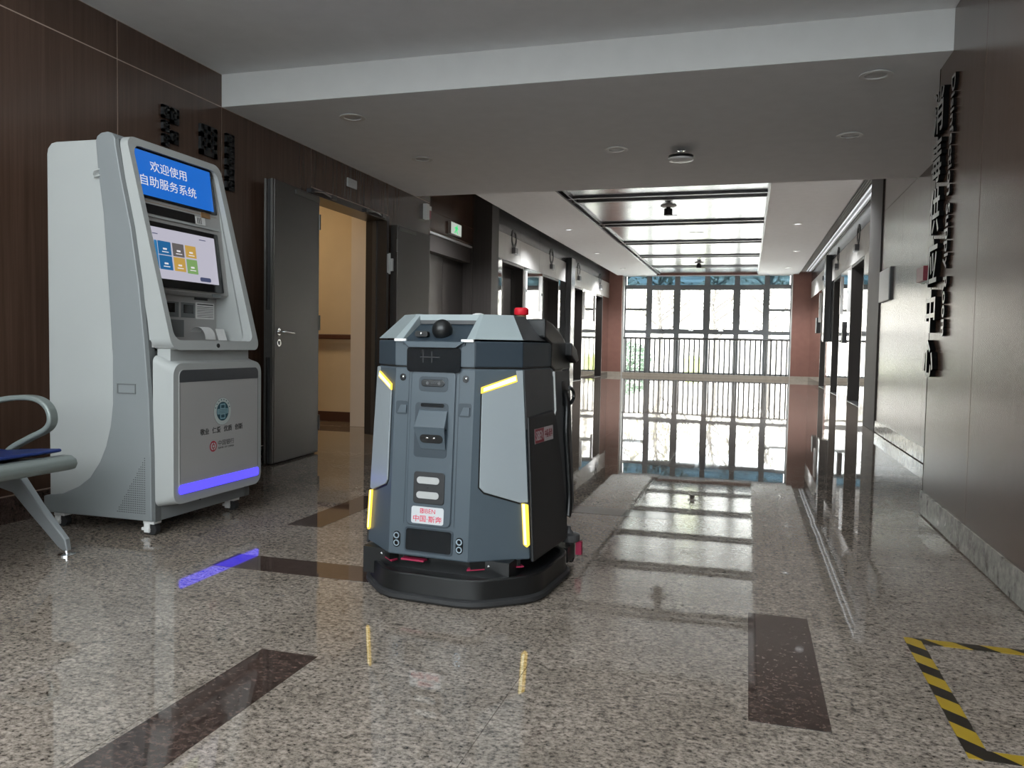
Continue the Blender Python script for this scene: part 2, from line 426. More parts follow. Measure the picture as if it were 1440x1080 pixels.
bx('void_back', 'slot_black', (IX0, IY0, ZH+.1), (IX1, IY1, ZH+.13), hc)

# ---- left wall, wood panels
wl = empty('wall_left', (XL, 3, 0), 0, 'brown wood panelled wall behind the kiosk and open doors', 'wall', None, 'structure')
DY0, DY1, DZ = 5.79, 7.12, 2.075
bx('backing', 'seam_strip', (XL-.2, -1.0, 0), (XL-.002, DY0-.05, ZN), wl)
bx('backing', 'seam_strip', (XL-.2, DY0-.05, DZ+.05), (XL-.002, DY1+.05, ZS+.3), wl)
bx('backing', 'seam_strip', (XL-.2, DY1+.05, 0), (XL-.002, 8.22, ZS+.3), wl)
seams = [4.606+.916*k for k in range(-6, 5)]
def wpanel(y0, y1, z0, z1): bx('panel', 'wood_panel', (XL-.02, y0+.0035, z0+.0035), (XL, y1-.0035, z1-.0035), wl)
for a, b2 in zip(seams, seams[1:]):
    if b2 < 4.7: wpanel(a, b2, .13, ZS); wpanel(a, b2, ZS, ZN)
wpanel(4.606, 5.74, .13, ZS); wpanel(5.74, 7.17, DZ+.06, ZS); wpanel(7.17, 8.22, .13, ZS)
bx('panel', 'wood_panel', (XL-.2, 8.222, .0), (XL, 8.24, ZH), wl)
bx('panel', 'wood_panel', (XL-.2, YS+.01, ZS+.004), (XL, 8.22, ZH+.2), wl)
bb = struct(bx('baseboard_left', 'dark_granite', (XL-.02, -1.0, 0), (XL+.012, DY0-.06, .128)), 'dark stone skirting along the left wall', 'baseboard')

# ---- right wall
wr = empty('wall_right', (XR, 3, 0), 0, 'brown wood panelled wall carrying the raised lettering', 'wall', None, 'structure')
bx('backing', 'seam_strip', (XR+.002, -1.0, 0), (XR2+.2, 4.88, ZN), wr)
rs = [4.9-.916*k for k in range(0, 7)]
for a, b2 in zip(rs, rs[1:]):
    bx('panel', 'wood_panel', (XR, b2+.002, .13), (XR+.02, a-.002, ZN), wr)
bx('panel', 'wood_panel', (XR, 4.88, .13), (XR2, 4.90, ZS), wr)
struct(bx('baseboard_right', 'skirting_stone', (XR-.010, -1.0, .008), (XR+.02, 4.905, .130)), 'speckled stone skirting below the raised lettering', 'baseboard')
wr2 = empty('wall_right_recess', (XR2, 7, 0), 0, 'set back brown wall with a notice board', 'wall', None, 'structure')
bx('backing', 'seam_strip', (XR2+.012, 4.9, 0), (XR2+.3, 9.72, ZH+.3), wr2)
for y0, y1 in ((4.9, 6.1), (6.1, 7.3), (7.3, 8.5), (8.5, 9.72)):
    bx('panel', 'wood_panel', (XR2, y0+.0015, .13), (XR2+.02, y1-.0015, ZS), wr2)
    bx('panel', 'wood_panel', (XR2, y0+.0015, ZS+.004), (XR2+.02, y1-.0015, ZH+.2), wr2)
struct(bx('baseboard_recess', 'skirting_stone', (XR2-.010, 4.9, .008), (XR2+.02, 9.72, .130)), 'stone skirting below the notice board', 'baseboard')
struct(bx('trim_1', 'dark_metal_cladding', (XR2-.015, 9.72, 0), (XER+.2, 10.62, 3.5), bevel=.004), 'dark metal clad column beside the right lifts', 'column')

# ---- left recess with exit door, column
we = empty('wall_exit', (XE, 10, 0), 0, 'dark wood panelled recess wall around the exit door', 'wall', None, 'structure')
EY0, EY1, EZ = 11.02, 12.92, 2.5
bx('backing', 'seam_strip', (XE-.35, 8.24, 0), (XE-.012, EY0-.06, 3.5), we); bx('backing', 'seam_strip', (XE-.35, EY0-.06, EZ+.1), (XE-.012, 13.4, 3.5), we)
for y0, y1 in ((8.24, 9.6), (9.6, EY0-.06)):
    bx('panel', 'wood_panel', (XE-.02, y0+.003, .0), (XE, y1-.003, 2.86), we); bx('panel', 'wood_panel', (XE-.02, y0+.003, 2.866), (XE, y1-.003, 3.5), we)
bx('panel', 'wood_panel', (XE-.02, EY0-.06, EZ+.1), (XE, 13.0, 2.86), we); bx('panel', 'wood_panel', (XE-.02, EY0-.06, 2.866), (XE, 13.0, 3.5), we)
bx('panel', 'wood_panel', (XE-.4, 8.20, 0), (XL-.2, 8.24, 3.5), we)
ed = empty('door_1', (XE, 12, 0), 0, 'dark double door under the green exit sign', 'door', None, 'structure')
bx('frame', 'dark_metal_cladding', (XE-.2, EY0-.06, 0), (XE+.01, EY0, EZ+.06), ed); bx('frame', 'dark_metal_cladding', (XE-.2, EY1, 0), (XE+.01, EY1+.06, EZ+.06), ed)
bx('frame', 'grey_plate', (XE-.2, EY0, EZ+.03), (XE+.012, EY1, EZ+.06), ed); bx('frame', 'dark_metal_cladding', (XE-.2, EY0, EZ-.22), (XE-.02, EY1, EZ+.03), ed)
bx('leaf', 'lift_door_steel', (XE-.20, EY0+.004, .01), (XE-.15, 11.966, EZ-.225), ed); bx('leaf', 'lift_door_steel', (XE-.20, 11.974, .01), (XE-.15, EY1-.004, EZ-.225), ed)
for y in (11.90, 12.03):
    MB().tube([(XE-.10, y, .85), (XE-.10, y, 1.25)], .012).build('handle', 'chrome', ed, world=True, smooth=True)
struct(bx('trim_2', 'dark_metal_cladding', (XE-.2, 12.99, 0), (XEL+.03, 13.38, 3.5), bevel=.004), 'dark metal clad column between exit door and left lifts', 'column')

# ---- lift walls
def lift_wall(nm, X, s, y0, y1, doors, label):
    """s=+1: wall faces +x (left side of hall), s=-1 faces -x"""
    w = empty(nm, (X, (y0+y1)/2, 0), 0, label, 'wall', None, 'structure')
    def slab(n_, m_, a, b2, z0, z1, t=.02, off=0):
        xa, xb = X+s*off, X+s*off-s*t
        return bx(n_, m_, (min(xa, xb), a, z0), (max(xa, xb), b2, z1), w)
    edges = [y0]+[e for d in doors for e in d]+[y1]
    slab('backing', 'slot_black', y0, y1, 2.46, 3.5, .3, -.021)
    for a, b2 in zip(edges[0::2], edges[1::2]):
        slab('backing', 'slot_black', a, b2, 0, 2.46, .3, -.021)
        n_ = max(1, round((b2-a)/.8)); st = (b2-a)/n_
        for k in range(n_): slab('steel_panel', 'polished_steel', a+k*st+.003, a+(k+1)*st-.003, 0.10, 2.43)
        slab('skirting', 'dark_granite', a, b2, .0, .10, .025, .004)
    n_ = round((y1-y0)/1.5); st = (y1-y0)/n_
    for k in range(n_):
        slab('header_slab', 'header_stone', y0+k*st+.003, y0+(k+1)*st-.003, 2.436, 2.90)
        slab('upper_panel', 'upper_cladding', y0+k*st+.003, y0+(k+1)*st-.003, 2.905, 3.5)
    return w
dl = [(13.68, 15.14), (16.61, 18.16), (19.75, 21.0), (22.9, 24.05)]
dr = [(13.9, 15.55), (17.2, 18.6), (20.0, 21.5)]
lift_wall('wall_lifts_left', XEL, 1, 13.38, 25.2, dl, 'polished steel and stone lift lobby wall on the left')
lift_wall('wall_lifts_right', XER, -1, 10.62, 25.2, dr, 'polished steel and stone lift lobby wall on the right')
dn = 2
for X, s, dd, sd in ((XEL, 1, dl, 'left'), (XER, -1, dr, 'right')):
    for k, (a, b2) in enumerate(dd):
        d = empty('door_%d' % dn, (X, (a+b2)/2, 0), 0, 'dark steel lift door, %s from the camera on the %s lobby wall' % (('first', 'second', 'third', 'fourth')[k], sd), 'lift door', None, 'structure'); dn += 1
        def bb2(n_, m_, d0, d1, ya, yb, z0, z1):
            xs = sorted((X-s*d0, X-s*d1)); bx(n_, m_, (xs[0], ya, z0), (xs[1], yb, z1), d)
        bb2('jamb', 'lift_door_steel', .0, .30, a, a+.05, 0, 2.43); bb2('jamb', 'lift_door_steel', .0, .30, b2-.05, b2, 0, 2.43)
        bb2('head', 'lift_door_steel', .0, .30, a+.05, b2-.05, 2.38, 2.43)
        mid = (a+b2)/2
        bb2('leaf', 'lift_door_steel', .24, .28, a+.052, mid-.002, .01, 2.378); bb2('leaf', 'lift_door_steel', .24, .28, mid+.002, b2-.052, .01, 2.378)
        bb2('sill', 'ceiling_trim', .0, .30, a+.05, b2-.05, -.001, .008)

# ---- far window wall with pillars
struct(bx('trim_3', 'terracotta_panel', (-4.46, 25.16, .12), (-3.83, YW+.2, 3.5)), 'terracotta pier left of the far window', 'pier')
struct(bx('trim_4', 'terracotta_panel', (1.245, 25.16, .12), (1.95, YW+.2, 3.5)), 'terracotta pier right of the far window', 'pier')
struct(bx('baseboard_pier_left', 'kerb_stone', (-4.46, 25.14, 0), (-3.82, YW, .12)), 'stone plinth under the left terracotta pier', 'baseboard')
struct(bx('baseboard_pier_right', 'kerb_stone', (1.235, 25.14, 0), (1.95, YW, .12)), 'stone plinth under the right terracotta pier', 'baseboard')
struct(bx('wall_window_return_left', 'toned_down_paint', (-3.83, 25.3, 0), (-3.80, YW+.1, 3.4)), 'cream return beside the far window, left side', 'wall')
struct(bx('wall_window_return_right', 'toned_down_paint', (1.225, 25.3, 0), (1.245, YW+.1, 3.4)), 'cream return beside the far window, right side', 'wall')
for sx, X0, X1 in (('left', -4.9, -4.46), ('right', 1.95, 2.3)):
    struct(bx('wall_corner_'+sx, 'terracotta_panel', (X0, 25.16, 0), (X1, YW+.2, 3.6)), 'terracotta wall end behind the %s lifts' % sx, 'wall')
wv = empty('window_1', (-1.3, YW, 0), 0, 'wide grey-framed window closing the far end of the hall', 'window', None, 'structure')
MX = [-3.80, -3.046, -2.168, -1.253, -.357, .522, 1.228]
ZK, Z1, Z2, Z3 = .10, 1.41, 2.815, 3.146
for k, x in enumerate(MX):
    w = .078 if 0 < k < 6 else .03
    bx('mullion', 'window_frame_grey', (x-w, YW-.05, ZK), (x+w, YW+.09, 3.4), wv)
bx('transom', 'window_frame_grey', (MX[0], YW-.045, Z1-.065), (MX[-1], YW+.08, Z1+.045), wv)
bx('transom', 'window_frame_grey', (MX[0], YW-.045, Z2-.06), (MX[-1], YW+.08, Z2+.06), wv)
bx('transom', 'window_frame_grey', (MX[0], YW-.045, ZK), (MX[-1], YW+.08, ZK+.05), wv)
bx('transom', 'window_frame_grey', (MX[0], YW-.045, 3.34), (MX[-1], YW+.08, 3.42), wv)
for k in range(6):
    a, b2 = MX[k]+.05, MX[k+1]-.05
    bx('spandrel_pane', 'spandrel_glass', (a, YW+.02, Z2+.045), (b2, YW+.03, 3.34), wv)
    bx('pane', 'tinted_pane', (a, YW+.018, ZK+.05), (b2, YW+.024, Z1-.045), wv)
    if k in (0, 5):
        bx('transom', 'window_frame_grey', (a-.02, YW-.04, 2.07), (b2+.02, YW+.07, 2.14), wv)
        bx('pane', 'tinted_pane', (a, YW+.018, Z1+.03), (b2, YW+.024, 2.07), wv); bx('pane', 'tinted_pane', (a, YW+.018, 2.14), (b2, YW+.024, Z2-.05), wv)
    else:
        o_ = [(x, YW-.055, z) for x, z in ((a-.01, Z1+.02), (b2+.01, Z1+.02), (b2+.01, Z2-.04), (a-.01, Z2-.04))]
        i_ = [(x, YW-.055, z) for x, z in ((a+.055, Z1+.085), (b2-.055, Z1+.085), (b2-.055, Z2-.10), (a+.055, Z2-.10))]
        sash = MB().ring(o_, i_, (0, .07, 0)).build('sash', 'window_frame_grey', wv, world=True)
        bx('sash_pane', 'tinted_pane', (a+.05, YW-.02, Z1+.08), (b2-.05, YW-.014, Z2-.095), sash)
        mx_ = (a+b2)/2
        h = MB().box((mx_-.07, YW-.08, Z1+.035), (mx_+.07, YW-.055, Z1+.055)).box((mx_-.012, YW-.10, Z1+.04), (mx_+.012, YW-.06, Z1+.16)).build('sash_handle', 'chrome', sash, world=True)
struct(bx('trim_5', 'kerb_stone', (MX[0], YW-.30, 0), (MX[-1], YW+.09, ZK)), 'low stone kerb under the far window', 'kerb')

rl = empty('balcony_railing', (-1.3, YW-.18, ZK), 0, 'grey steel railing with upright bars in front of the far window', 'railing')
MB().tube([(MX[0], YW-.18, 1.195), (MX[-1], YW-.18, 1.195)], .036).build('top_rail', 'rail_steel', rl, world=True, smooth=True)
bar0 = None; nb = 33
for k in range(nb):
    x = MX[0]+.08+(MX[-1]-MX[0]-.16)*k/(nb-1)
    if bar0 is None:
        bar0 = MB().tube([(0, 0, 0), (0, 0, 1.08)], .025, 8).build('baluster', 'rail_steel', rl, smooth=True); bar0.location = (x+1.3, 0, 0)
    else: share(bar0, rl, (x+1.3, 0, 0))

# ---- invented tall lobby behind the camera, high glazing placed to supply daylight
GX0, GX1, GZ0, GZ = -6.0, 4.0, 1.25, 5.6
wb = empty('window_invented', (-1, -4, GZ0), 0, 'invented high-level lobby glazing, unseen, lets daylight in from behind the camera', 'window', None, 'structure')
for k in range(8):
    x = GX0+(GX1-GX0)*k/7
    bx('mullion', 'window_frame_grey', (x-.04, -4.06, GZ0), (x+.04, -3.94, GZ), wb)
    if k < 7: bx('pane', 'pane_glass', (x+.04, -4.005, GZ0+.05), (x+(GX1-GX0)/7-.04, -3.995, GZ-.05), wb)
bx('transom', 'window_frame_grey', (GX0, -4.05, GZ-.05), (GX1, -3.95, GZ+.05), wb); bx('transom', 'window_frame_grey', (GX0, -4.05, GZ0), (GX1, -3.95, GZ0+.05), wb)
struct(bx('ceiling_lobby', 'ceiling_paint', (GX0-.1, -4.05, GZ+.05), (GX1+.1, 2.65, GZ+.2)), 'high ceiling of the invented lobby behind the camera', 'ceiling')
struct(bx('wall_lobby_back', 'wood_panel', (GX0, -4.06, 0), (GX1, -3.94, GZ0)), 'invented wood clad lobby wall below the high glazing, keeps reflections dark', 'wall')
struct(bx('wall_lobby_header', 'toned_down_paint', (GX0, 2.55, ZN+.25), (GX1, 2.65, GZ+.05)), 'header wall of the invented lobby above the hall mouth', 'wall')
struct(bx('wall_lobby_left', 'toned_down_paint', (GX0-.1, -4.0, 0), (GX0, -1.0, GZ+.05)), 'left wall of the invented lobby behind the camera', 'wall')
struct(bx('wall_lobby_right', 'toned_down_paint', (GX1, -4.0, 0), (GX1+.1, -1.0, GZ+.05)), 'right wall of the invented lobby behind the camera', 'wall')
struct(bx('wall_lobby_back_left', 'toned_down_paint', (GX0, -1.1, 0), (XL-.2, -1.0, GZ+.05)), 'invented lobby wall left of the hall mouth', 'wall')
struct(bx('wall_lobby_back_right', 'toned_down_paint', (XR+.02, -1.1, 0), (GX1, -1.0, GZ+.05)), 'invented lobby wall right of the hall mouth', 'wall')
struct(bx('wall_upper_left', 'toned_down_paint', (XL-.2, -1.0, ZN), (XL, 2.55, GZ+.05)), 'plain upper wall of the invented lobby above the left panelling', 'wall')
struct(bx('wall_upper_right', 'toned_down_paint', (XR, -1.0, ZN), (XR+.3, 2.55, GZ+.05)), 'plain upper wall of the invented lobby above the right panelling', 'wall')
struct(bx('ceiling_shield_slab', 'ceiling_paint', (-9, 2.65, 4.42), (6, YW+.25, 4.7)), 'added slab over the whole floor to keep sun and sky out', 'roof')  # closed unseen shell added around the rooms against sun and sky leaks
struct(bx('wall_shield_left', 'toned_down_paint', (-9.2, -4.05, -.3), (-9, YW+.25, 4.7)), 'added outer wall on the left to keep sun and sky out', 'wall')
struct(bx('wall_shield_right', 'toned_down_paint', (6, -4.05, -.3), (6.2, YW+.25, 4.7)), 'added outer wall on the right to keep sun and sky out', 'wall')
struct(bx('wall_shield_end_left', 'toned_down_paint', (-9, YW+.2, -.3), (-3.85, YW+.3, 4.5)), 'added end wall left of the far window to keep stray light out', 'wall')
struct(bx('wall_shield_end_right', 'toned_down_paint', (1.25, YW+.2, -.3), (6, YW+.3, 4.5)), 'added end wall right of the far window to keep stray light out', 'wall')
struct(bx('wall_shield_end_top', 'toned_down_paint', (-3.85, YW+.1, 3.42), (1.25, YW+.3, 4.5)), 'added end wall above the far window to keep stray light out', 'wall')

# ---- warm side corridor behind the open double doors
sc = empty('wall_side_corridor', (-5, 8.1, 0), 0, 'beige corridor walls seen through the open double doors', 'wall', None, 'structure')
bx('far_wall', 'beige_wall', (-7.5, 8.12, 0), (XL-.2, 8.20, 2.9), sc); bx('end_wall', 'beige_wall', (-7.6, 5.3, 0), (-7.5, 8.2, 2.9), sc)
bx('near_wall', 'beige_wall', (-7.5, 5.3, 0), (XL-.2, 5.4, 2.9), sc); bx('lid', 'ceiling_paint', (-7.6, 5.3, 2.85), (XL-.2, 8.2, 3.0), sc)
bx('pier', 'beige_light', (-4.07, 7.72, 0), (XL-.2, 8.13, 2.86), sc)
bx('skirting', 'brown_base', (-7.5, 8.10, 0), (-4.07, 8.121, .11), sc)
hr = empty('wall_handrail', (-5.5, 8.06, .88), 0, 'dark brown handrail with cream lower bar on the beige corridor wall', 'handrail')
bx('grip', 'brown_rail', (-7.2, 8.03, .93), (-4.11, 8.09, .985), hr, bevel=.01); bx('lower_bar', 'beige_wall', (-7.2, 8.06, .885), (-4.11, 8.115, .93), hr)
cl_ = empty('corridor_lamp', (-5.0, 6.9, 2.78), 0, 'square warm ceiling lamp inside the side corridor', 'lamp')
bx('housing', 'white_plastic', (-5.35, 6.55, 2.80), (-4.65, 7.25, 2.8495), cl_); bx('diffuser', 'warm_lamp', (-5.32, 6.58, 2.792), (-4.68, 7.22, 2.801), cl_)
ld = bpy.data.lights.new('corridor_lamp_light', 'AREA'); ld.energy = 12; ld.size = .6; ld.color = (1, .80, .52)
lo_ = bpy.data.objects.new('corridor_lamp_light', ld); COL.objects.link(lo_); lo_.parent = cl_; lo_.location = (0, 0, 0)

# ---- double door of the side corridor
df = empty('trim_6', (XL, 6.4, 0), 0, 'dark metal frame of the open double doorway', 'door frame', None, 'structure')
bx('jamb', 'door_metal', (XL-.21, DY0-.05, 0), (XL+.012, DY0, DZ+.05), df); bx('jamb', 'door_metal', (XL-.21, DY1, 0), (XL+.012, DY1+.05, DZ+.05), df)
bx('jamb_stop', 'door_edge', (XL-.13, DY1-.025, 0), (XL-.09, DY1, DZ), df)
bx('head', 'door_metal', (XL-.21, DY0, DZ), (XL+.012, DY1, DZ+.05), df)
# left leaf (hinged near jamb, folded back towards the kiosk)
a0 = math.atan2(5.007-5.727, -3.256+3.304)
def door_leaf(label, hx, hy, ang, L, handle, sgn):
    """leaf runs along local +x from its hinge; visible face is local side sgn"""
    t = empty('fire_door_leaf', (hx, hy, 0), ang, label, 'door')
    th = .075
    y0, y1 = (-th, 0) if sgn > 0 else (0, th)
    bx('slab', 'door_metal', (0, y0, .012), (L-.02, y1, 2.05), t, world=False, bevel=.003)
    c = -sgn
    for k in range(3):   # rebated free edge
        bx('edge_strip', 'door_edge' if k != 1 else 'slot_black', (L-.02, (y0 if sgn > 0 else y0)+th*k/3+.004, .012), (L-(.0 if k != 1 else .012), y0+th*(k+1)/3-.004, 2.05), t, world=False)
    bx('closer_track', 'door_edge', (.02, (y1 if sgn > 0 else y0)-.01, 2.0), (.40, (y1 if sgn > 0 else y0)+.012, 2.03), t, world=False)
    for z in (.25, 1.05, 1.85):
        MB().tube([(-.004, 0, z-.06), (-.004, 0, z+.06)], .011, 10).build('hinge', 'door_edge', t, smooth=True)
    if handle:
        yf = y1 if sgn > 0 else y0; s = 1 if sgn > 0 else -1
        bx('lock_plate', 'door_edge', (L-.004, y0+.01, .78), (L+.001, y1-.01, 1.12), t, world=False)
        hd = MB().lathe([(.026, 0), (.026, s*.01)], (L-.075, yf, .965), 'y', 20).build('handle_rose', 'chrome', t, smooth=True)
        MB().tube(bez([(L-.075, yf, .965), (L-.075, yf+s*.05, .965), (L-.10, yf+s*.06, .963), (L-.20, yf+s*.06, .957)], 5), .009, 10).build('lever', 'chrome', t, smooth=True)
        MB().lathe([(.026, 0), (.026, s*.01)], (L-.075, yf, .885), 'y', 20).build('lock_rose', 'chrome', t, smooth=True)
        bx('key_cylinder', 'black_plastic', (L-.08, min(yf, yf+s*.016), .87), (L-.07, max(yf, yf+s*.016), .90), t, world=False)
    return t
door_leaf('dark metal door leaf folded back beside the kiosk, lever handle showing', -3.304, 5.727, a0, .722, True, 1)
door_leaf('dark metal door leaf folded back beyond the doorway, hinges showing', -3.304, 7.21, math.radians(87.5), .76, False, -1)
hp = df
MB().box((XL-.01, 7.135, 1.58), (XL+.02, 7.165, 1.76)).build('hinge_plate', 'grey_plate', hp, world=True); MB().box((XL+.012, 7.175, 1.60), (XL+.05, 7.2, 1.72)).build('hinge_plate', 'grey_plate', hp, world=True)
MB().tube([(XL+.02, 7.17, 1.57), (XL+.02, 7.17, 1.77)], .01, 10).build('hinge_pin', 'grey_plate', hp, world=True, smooth=True)
for nm_, y_, lab in (('door_closer', 5.90, 'door closer arm at the kiosk end of the door head'), ('door_closer', 6.85, 'door closer arm at the far end of the door head')):
    t = empty('door_closer', (XL, y_, 2.1), 0, lab, 'door closer')
    MB().tube([(XL+.015, y_+.15, 2.10), (XL+.05, y_-.05, 2.11), (XL+.04, y_-.22, 2.09)], .009, 8).build('arm', 'door_edge', t, world=True, smooth=True)
    bx('bracket', 'door_edge', (XL+.002, y_+.12, 2.085), (XL+.04, y_+.19, 2.12), t)
    bx('shoe', 'black_plastic', (XL+.012, y_-.25, 2.075), (XL+.055, y_-.20, 2.105), t)

# ================================================================== KIOSK
K = empty('self_service_kiosk', (-2.85, 3.34, 0), 0, 'tall white and grey self-service kiosk with two lit screens', 'kiosk')
KY0, KY1 = 2.985, 3.70
side_front = [(-2.566, .07), (-2.569, .374), (-2.579, .631), (-2.601, .887), (-2.63, 1.141), (-2.671, 1.396), (-2.724, 1.619), (-2.752, 1.76)]
side_top = [(-2.757, 1.80), (-2.775, 1.822), (-2.80, 1.829), (-2.832, 1.826), (-2.855, 1.812), (-2.864, 1.79)]
side_inner = [(-2.85, 1.649), (-2.823, 1.463), (-2.798, 1.142), (-2.777, .819), (-2.777, .60), (-2.791, .493), (-2.818, .40), (-2.853, .325), (-2.91, .25), (-2.976, .204), (-3.07, .165), (-3.18, .147), (-3.18, .07)]
gp = side_front+side_top+side_inner
white = [(-2.62, .10), (-2.62, .845), (-2.79, .845), (-2.79, 1.80)]+[(-3.10, 1.803), (-3.13, 1.797), (-3.15, 1.775), (-3.156, 1.75), (-3.156, .10)]
kb = MB().prism([(x, KY0+.012, z) for x, z in white], (0, KY1-KY0-.024, 0)).build('cabinet_body', 'kiosk_white', K, world=True, bevel=.008, seg=3)
for y0 in (KY0, KY1-.03):
    MB().prism([(x, y0, z) for x, z in gp], (0, .03, 0)).build('side_panel', 'kiosk_grey', K, world=True, bevel=.005)
strap = [(x, z) for x, z in side_top]
MB().prism([(-2.752, KY0+.03, 1.76)]+[(x, KY0+.03, z) for x, z in strap]+[(-2.84, KY0+.03, 1.76)], (0, KY1-KY0-.06, 0)).build('top_strap', 'kiosk_grey', K, world=True)
# dark band that follows the front edge of the side panels
fb = [(x, z) for x, z in side_front+[(-2.757, 1.795)]]
for y0, y1 in ((KY0+.003, KY0+.04), (KY1-.04, KY1-.003)):
    mb = MB(); mb.loft([[(x+.019, y0, z), (x+.019, y1, z), (x-.03, y1, z), (x-.03, y0, z)] for x, z in fb]); mb.build('edge_band', 'kiosk_band', K, world=True)
mb = MB(); mb.loft([[(x-.002, KY0+.03, z), (x-.002, KY1-.03, z), (x-.05, KY1-.03, z), (x-.05, KY0+.03, z)] for x, z in fb[:3]+[(-2.597, .845)]]); mb.build('front_carcass', 'kiosk_white', K, world=True)
bx('plinth', 'kiosk_grey', (-3.16, KY0+.01, .07), (-2.551, KY1-.005, .15), K)
# side details
hpk = MB().ring([(x, KY0-.003, z) for x, z in ((-2.75, .647), (-2.648, .647), (-2.648, .693), (-2.75, .693))], [(x, KY0-.003, z) for x, z in ((-2.745, .652), (-2.653, .652), (-2.653, .688), (-2.745, .688))], (0, .006, 0)).build('recess_handle', 'kiosk_band', K, world=True)
MB().prism([(-2.745, KY0-.001, .652), (-2.653, KY0-.001, .652), (-2.653, KY0-.001, .688), (-2.728, KY0-.001, .688)], (0, .002, 0)).build('handle_pocket', 'kiosk_grey', hpk, world=True)
lt = MB().tube([(-2.84, KY0+.004, 1.664), (-2.868, KY0-.004, 1.655), (-2.875, KY0-.004, 1.64), (-2.868, KY0-.004, 1.628), (-2.838, KY0+.004, 1.636)], .004, 8).build('side_latch', 'kiosk_white', K, world=True, smooth=True)
holes = MB()
for r_ in range(26):
    z = .357-r_*.0101; n_ = max(1, int((.357-z)/(.357-.104)*15.5)+1)
    for c in range(n_):
        x = -2.602-c*.0101
        holes.loft([[(x+.0024*math.cos(a*math.pi/3), KY0-.0008, z+.0024*math.sin(a*math.pi/3)) for a in range(6)], [(x+.0024*math.cos(a*math.pi/3), KY0+.001, z+.0024*math.sin(a*math.pi/3)) for a in range(6)]])
holes.build('vent_holes', 'print_dark', K, world=True, kind='stuff')
# upper module: leaning frame
FX0, FZ0, FSL = -2.70, 1.81, (-2.46+2.70)/(.873-1.81)
def fx(z): return FX0+FSL*(z-FZ0)
MY0, MY1 = 2.99, 3.655
outer = rrect(MY0, MY1, .850, 1.812, .05, 6); inner = rrect(MY0+.030, MY1-.040, .893, 1.776, .045, 6)
def depth(z): return .040+(1.81-z)/.96*.070
mb = MB(); n_ = len(outer)
Lo = [(fx(z), y, z) for y, z in outer]; Li = [(fx(z), y, z) for y, z in inner]
Lob = [(fx(z)-depth(z), y, z) for y, z in outer]; Lib = [(fx(z)-depth(z)*.5, y, z) for y, z in inner]
i0 = 0; mb.v = Lo+Li+Lob+Lib
for j in range(n_):
    k = (j+1) % n_
    mb.face((j, k, n_+k, n_+j)); mb.face((j, 2*n_+j, 2*n_+k, k)); mb.face((n_+j, n_+k, 3*n_+k, 3*n_+j)); mb.face((2*n_+j, 3*n_+j, 3*n_+k, 2*n_+k))
uf = mb.build('upper_frame', 'kiosk_white', K, world=True, smooth=True)
# interior of the upper module
IS = (-2.655+2.712)/(1.35-1.77)
def ixp(z): return -2.712+IS*(z-1.77)
iy0, iy1 = MY0+.018, MY1-.028
for y0, y1 in ((MY0+.006, MY0+.018), (MY1-.028, MY1-.012)):
    P = [(fx(1.77)-.012, 1.77), (fx(.90)-.012, .90), (-2.73, .88), (-2.74, 1.77)]
    MB().prism([(x, y0, z) for x, z in P], (0, y1-y0, 0)).build('cheek', 'kiosk_white', K, world=True)
ip = MB().prism([(ixp(1.78), iy0, 1.78), (ixp(1.13), iy0, 1.13), (ixp(1.13)-.03, iy0, 1.115), (-2.76, iy0, 1.115), (-2.76, iy0, 1.78)], (0, iy1-iy0, 0)).build('inner_panel', 'kiosk_panel', K, world=True)
LX = -2.70
lp = bx('lower_panel', 'kiosk_panel', (-2.75, iy0, .89), (LX, iy1, 1.12), K)
bx('tray', 'kiosk_panel', (LX, iy0, .86), (fx(.9)-.015, iy1, .895), K)
def on_panel(nm, m_, y0, y1, z0, z1, r_=.004, t=.003, par=K, base=0.0):
    P = rrect(y0, y1, z0, z1, r_, 3)
    return MB().prism([(ixp(z)+base, y, z) for y, z in P], (t, 0, 0)).build(nm, m_, par, world=True)
ts = on_panel('top_screen', 'screen_black', 3.012, 3.600, 1.547, 1.775, .006, .006)
on_panel('display', 'screen_blue', 3.022, 3.575, 1.560, 1.765, .003, .0012, ts, .006)
uv = Vector((IS, 0, 1))
def ktext(nm, s_, m_, y0, z0, w_, h_, par, base=.0075, sp=1.0):
    text(nm, s_, m_, (ixp(z0)+base, y0, z0), (0, 1, 0), tuple(uv), h_, par, width=w_, depth=.0004, space=sp)
ktext('screen_lettering', '欢迎使用', 'screen_text', 3.135, 1.680, .252, .050, ts)
ktext('screen_lettering', '自助服务系统', 'screen_text', 3.062, 1.606, .385, .050, ts)
on_panel('receipt_slot', 'screen_black', 3.06, 3.42, 1.478, 1.522, .004, .004)
on_panel('slot_lip', 'kiosk_white', 3.055, 3.61, 1.463, 1.474, .003, .008)
tg = on_panel('barcode_tag', 'paper', 3.43, 3.50, 1.478, 1.516, .002, .003)
for k in range(5): on_panel('barcode_bar', 'print_dark', 3.436+k*.008, 3.4395+k*.008, 1.482, 1.513, .0005, .0004, tg, .003)
on_panel('brown_tag', 'brown_tag', 3.475, 3.545, 1.518, 1.545, .002, .003)
on_panel('panel_groove', 'brown_tag', 3.03, 3.60, 1.532, 1.534, .0005, .001)
sc_ = on_panel('touch_screen', 'screen_black', 3.055, 3.575, 1.140, 1.442, .008, .012)
on_panel('display', 'ui_background', 3.070, 3.540, 1.180, 1.418, .003, .0012, sc_, .012)
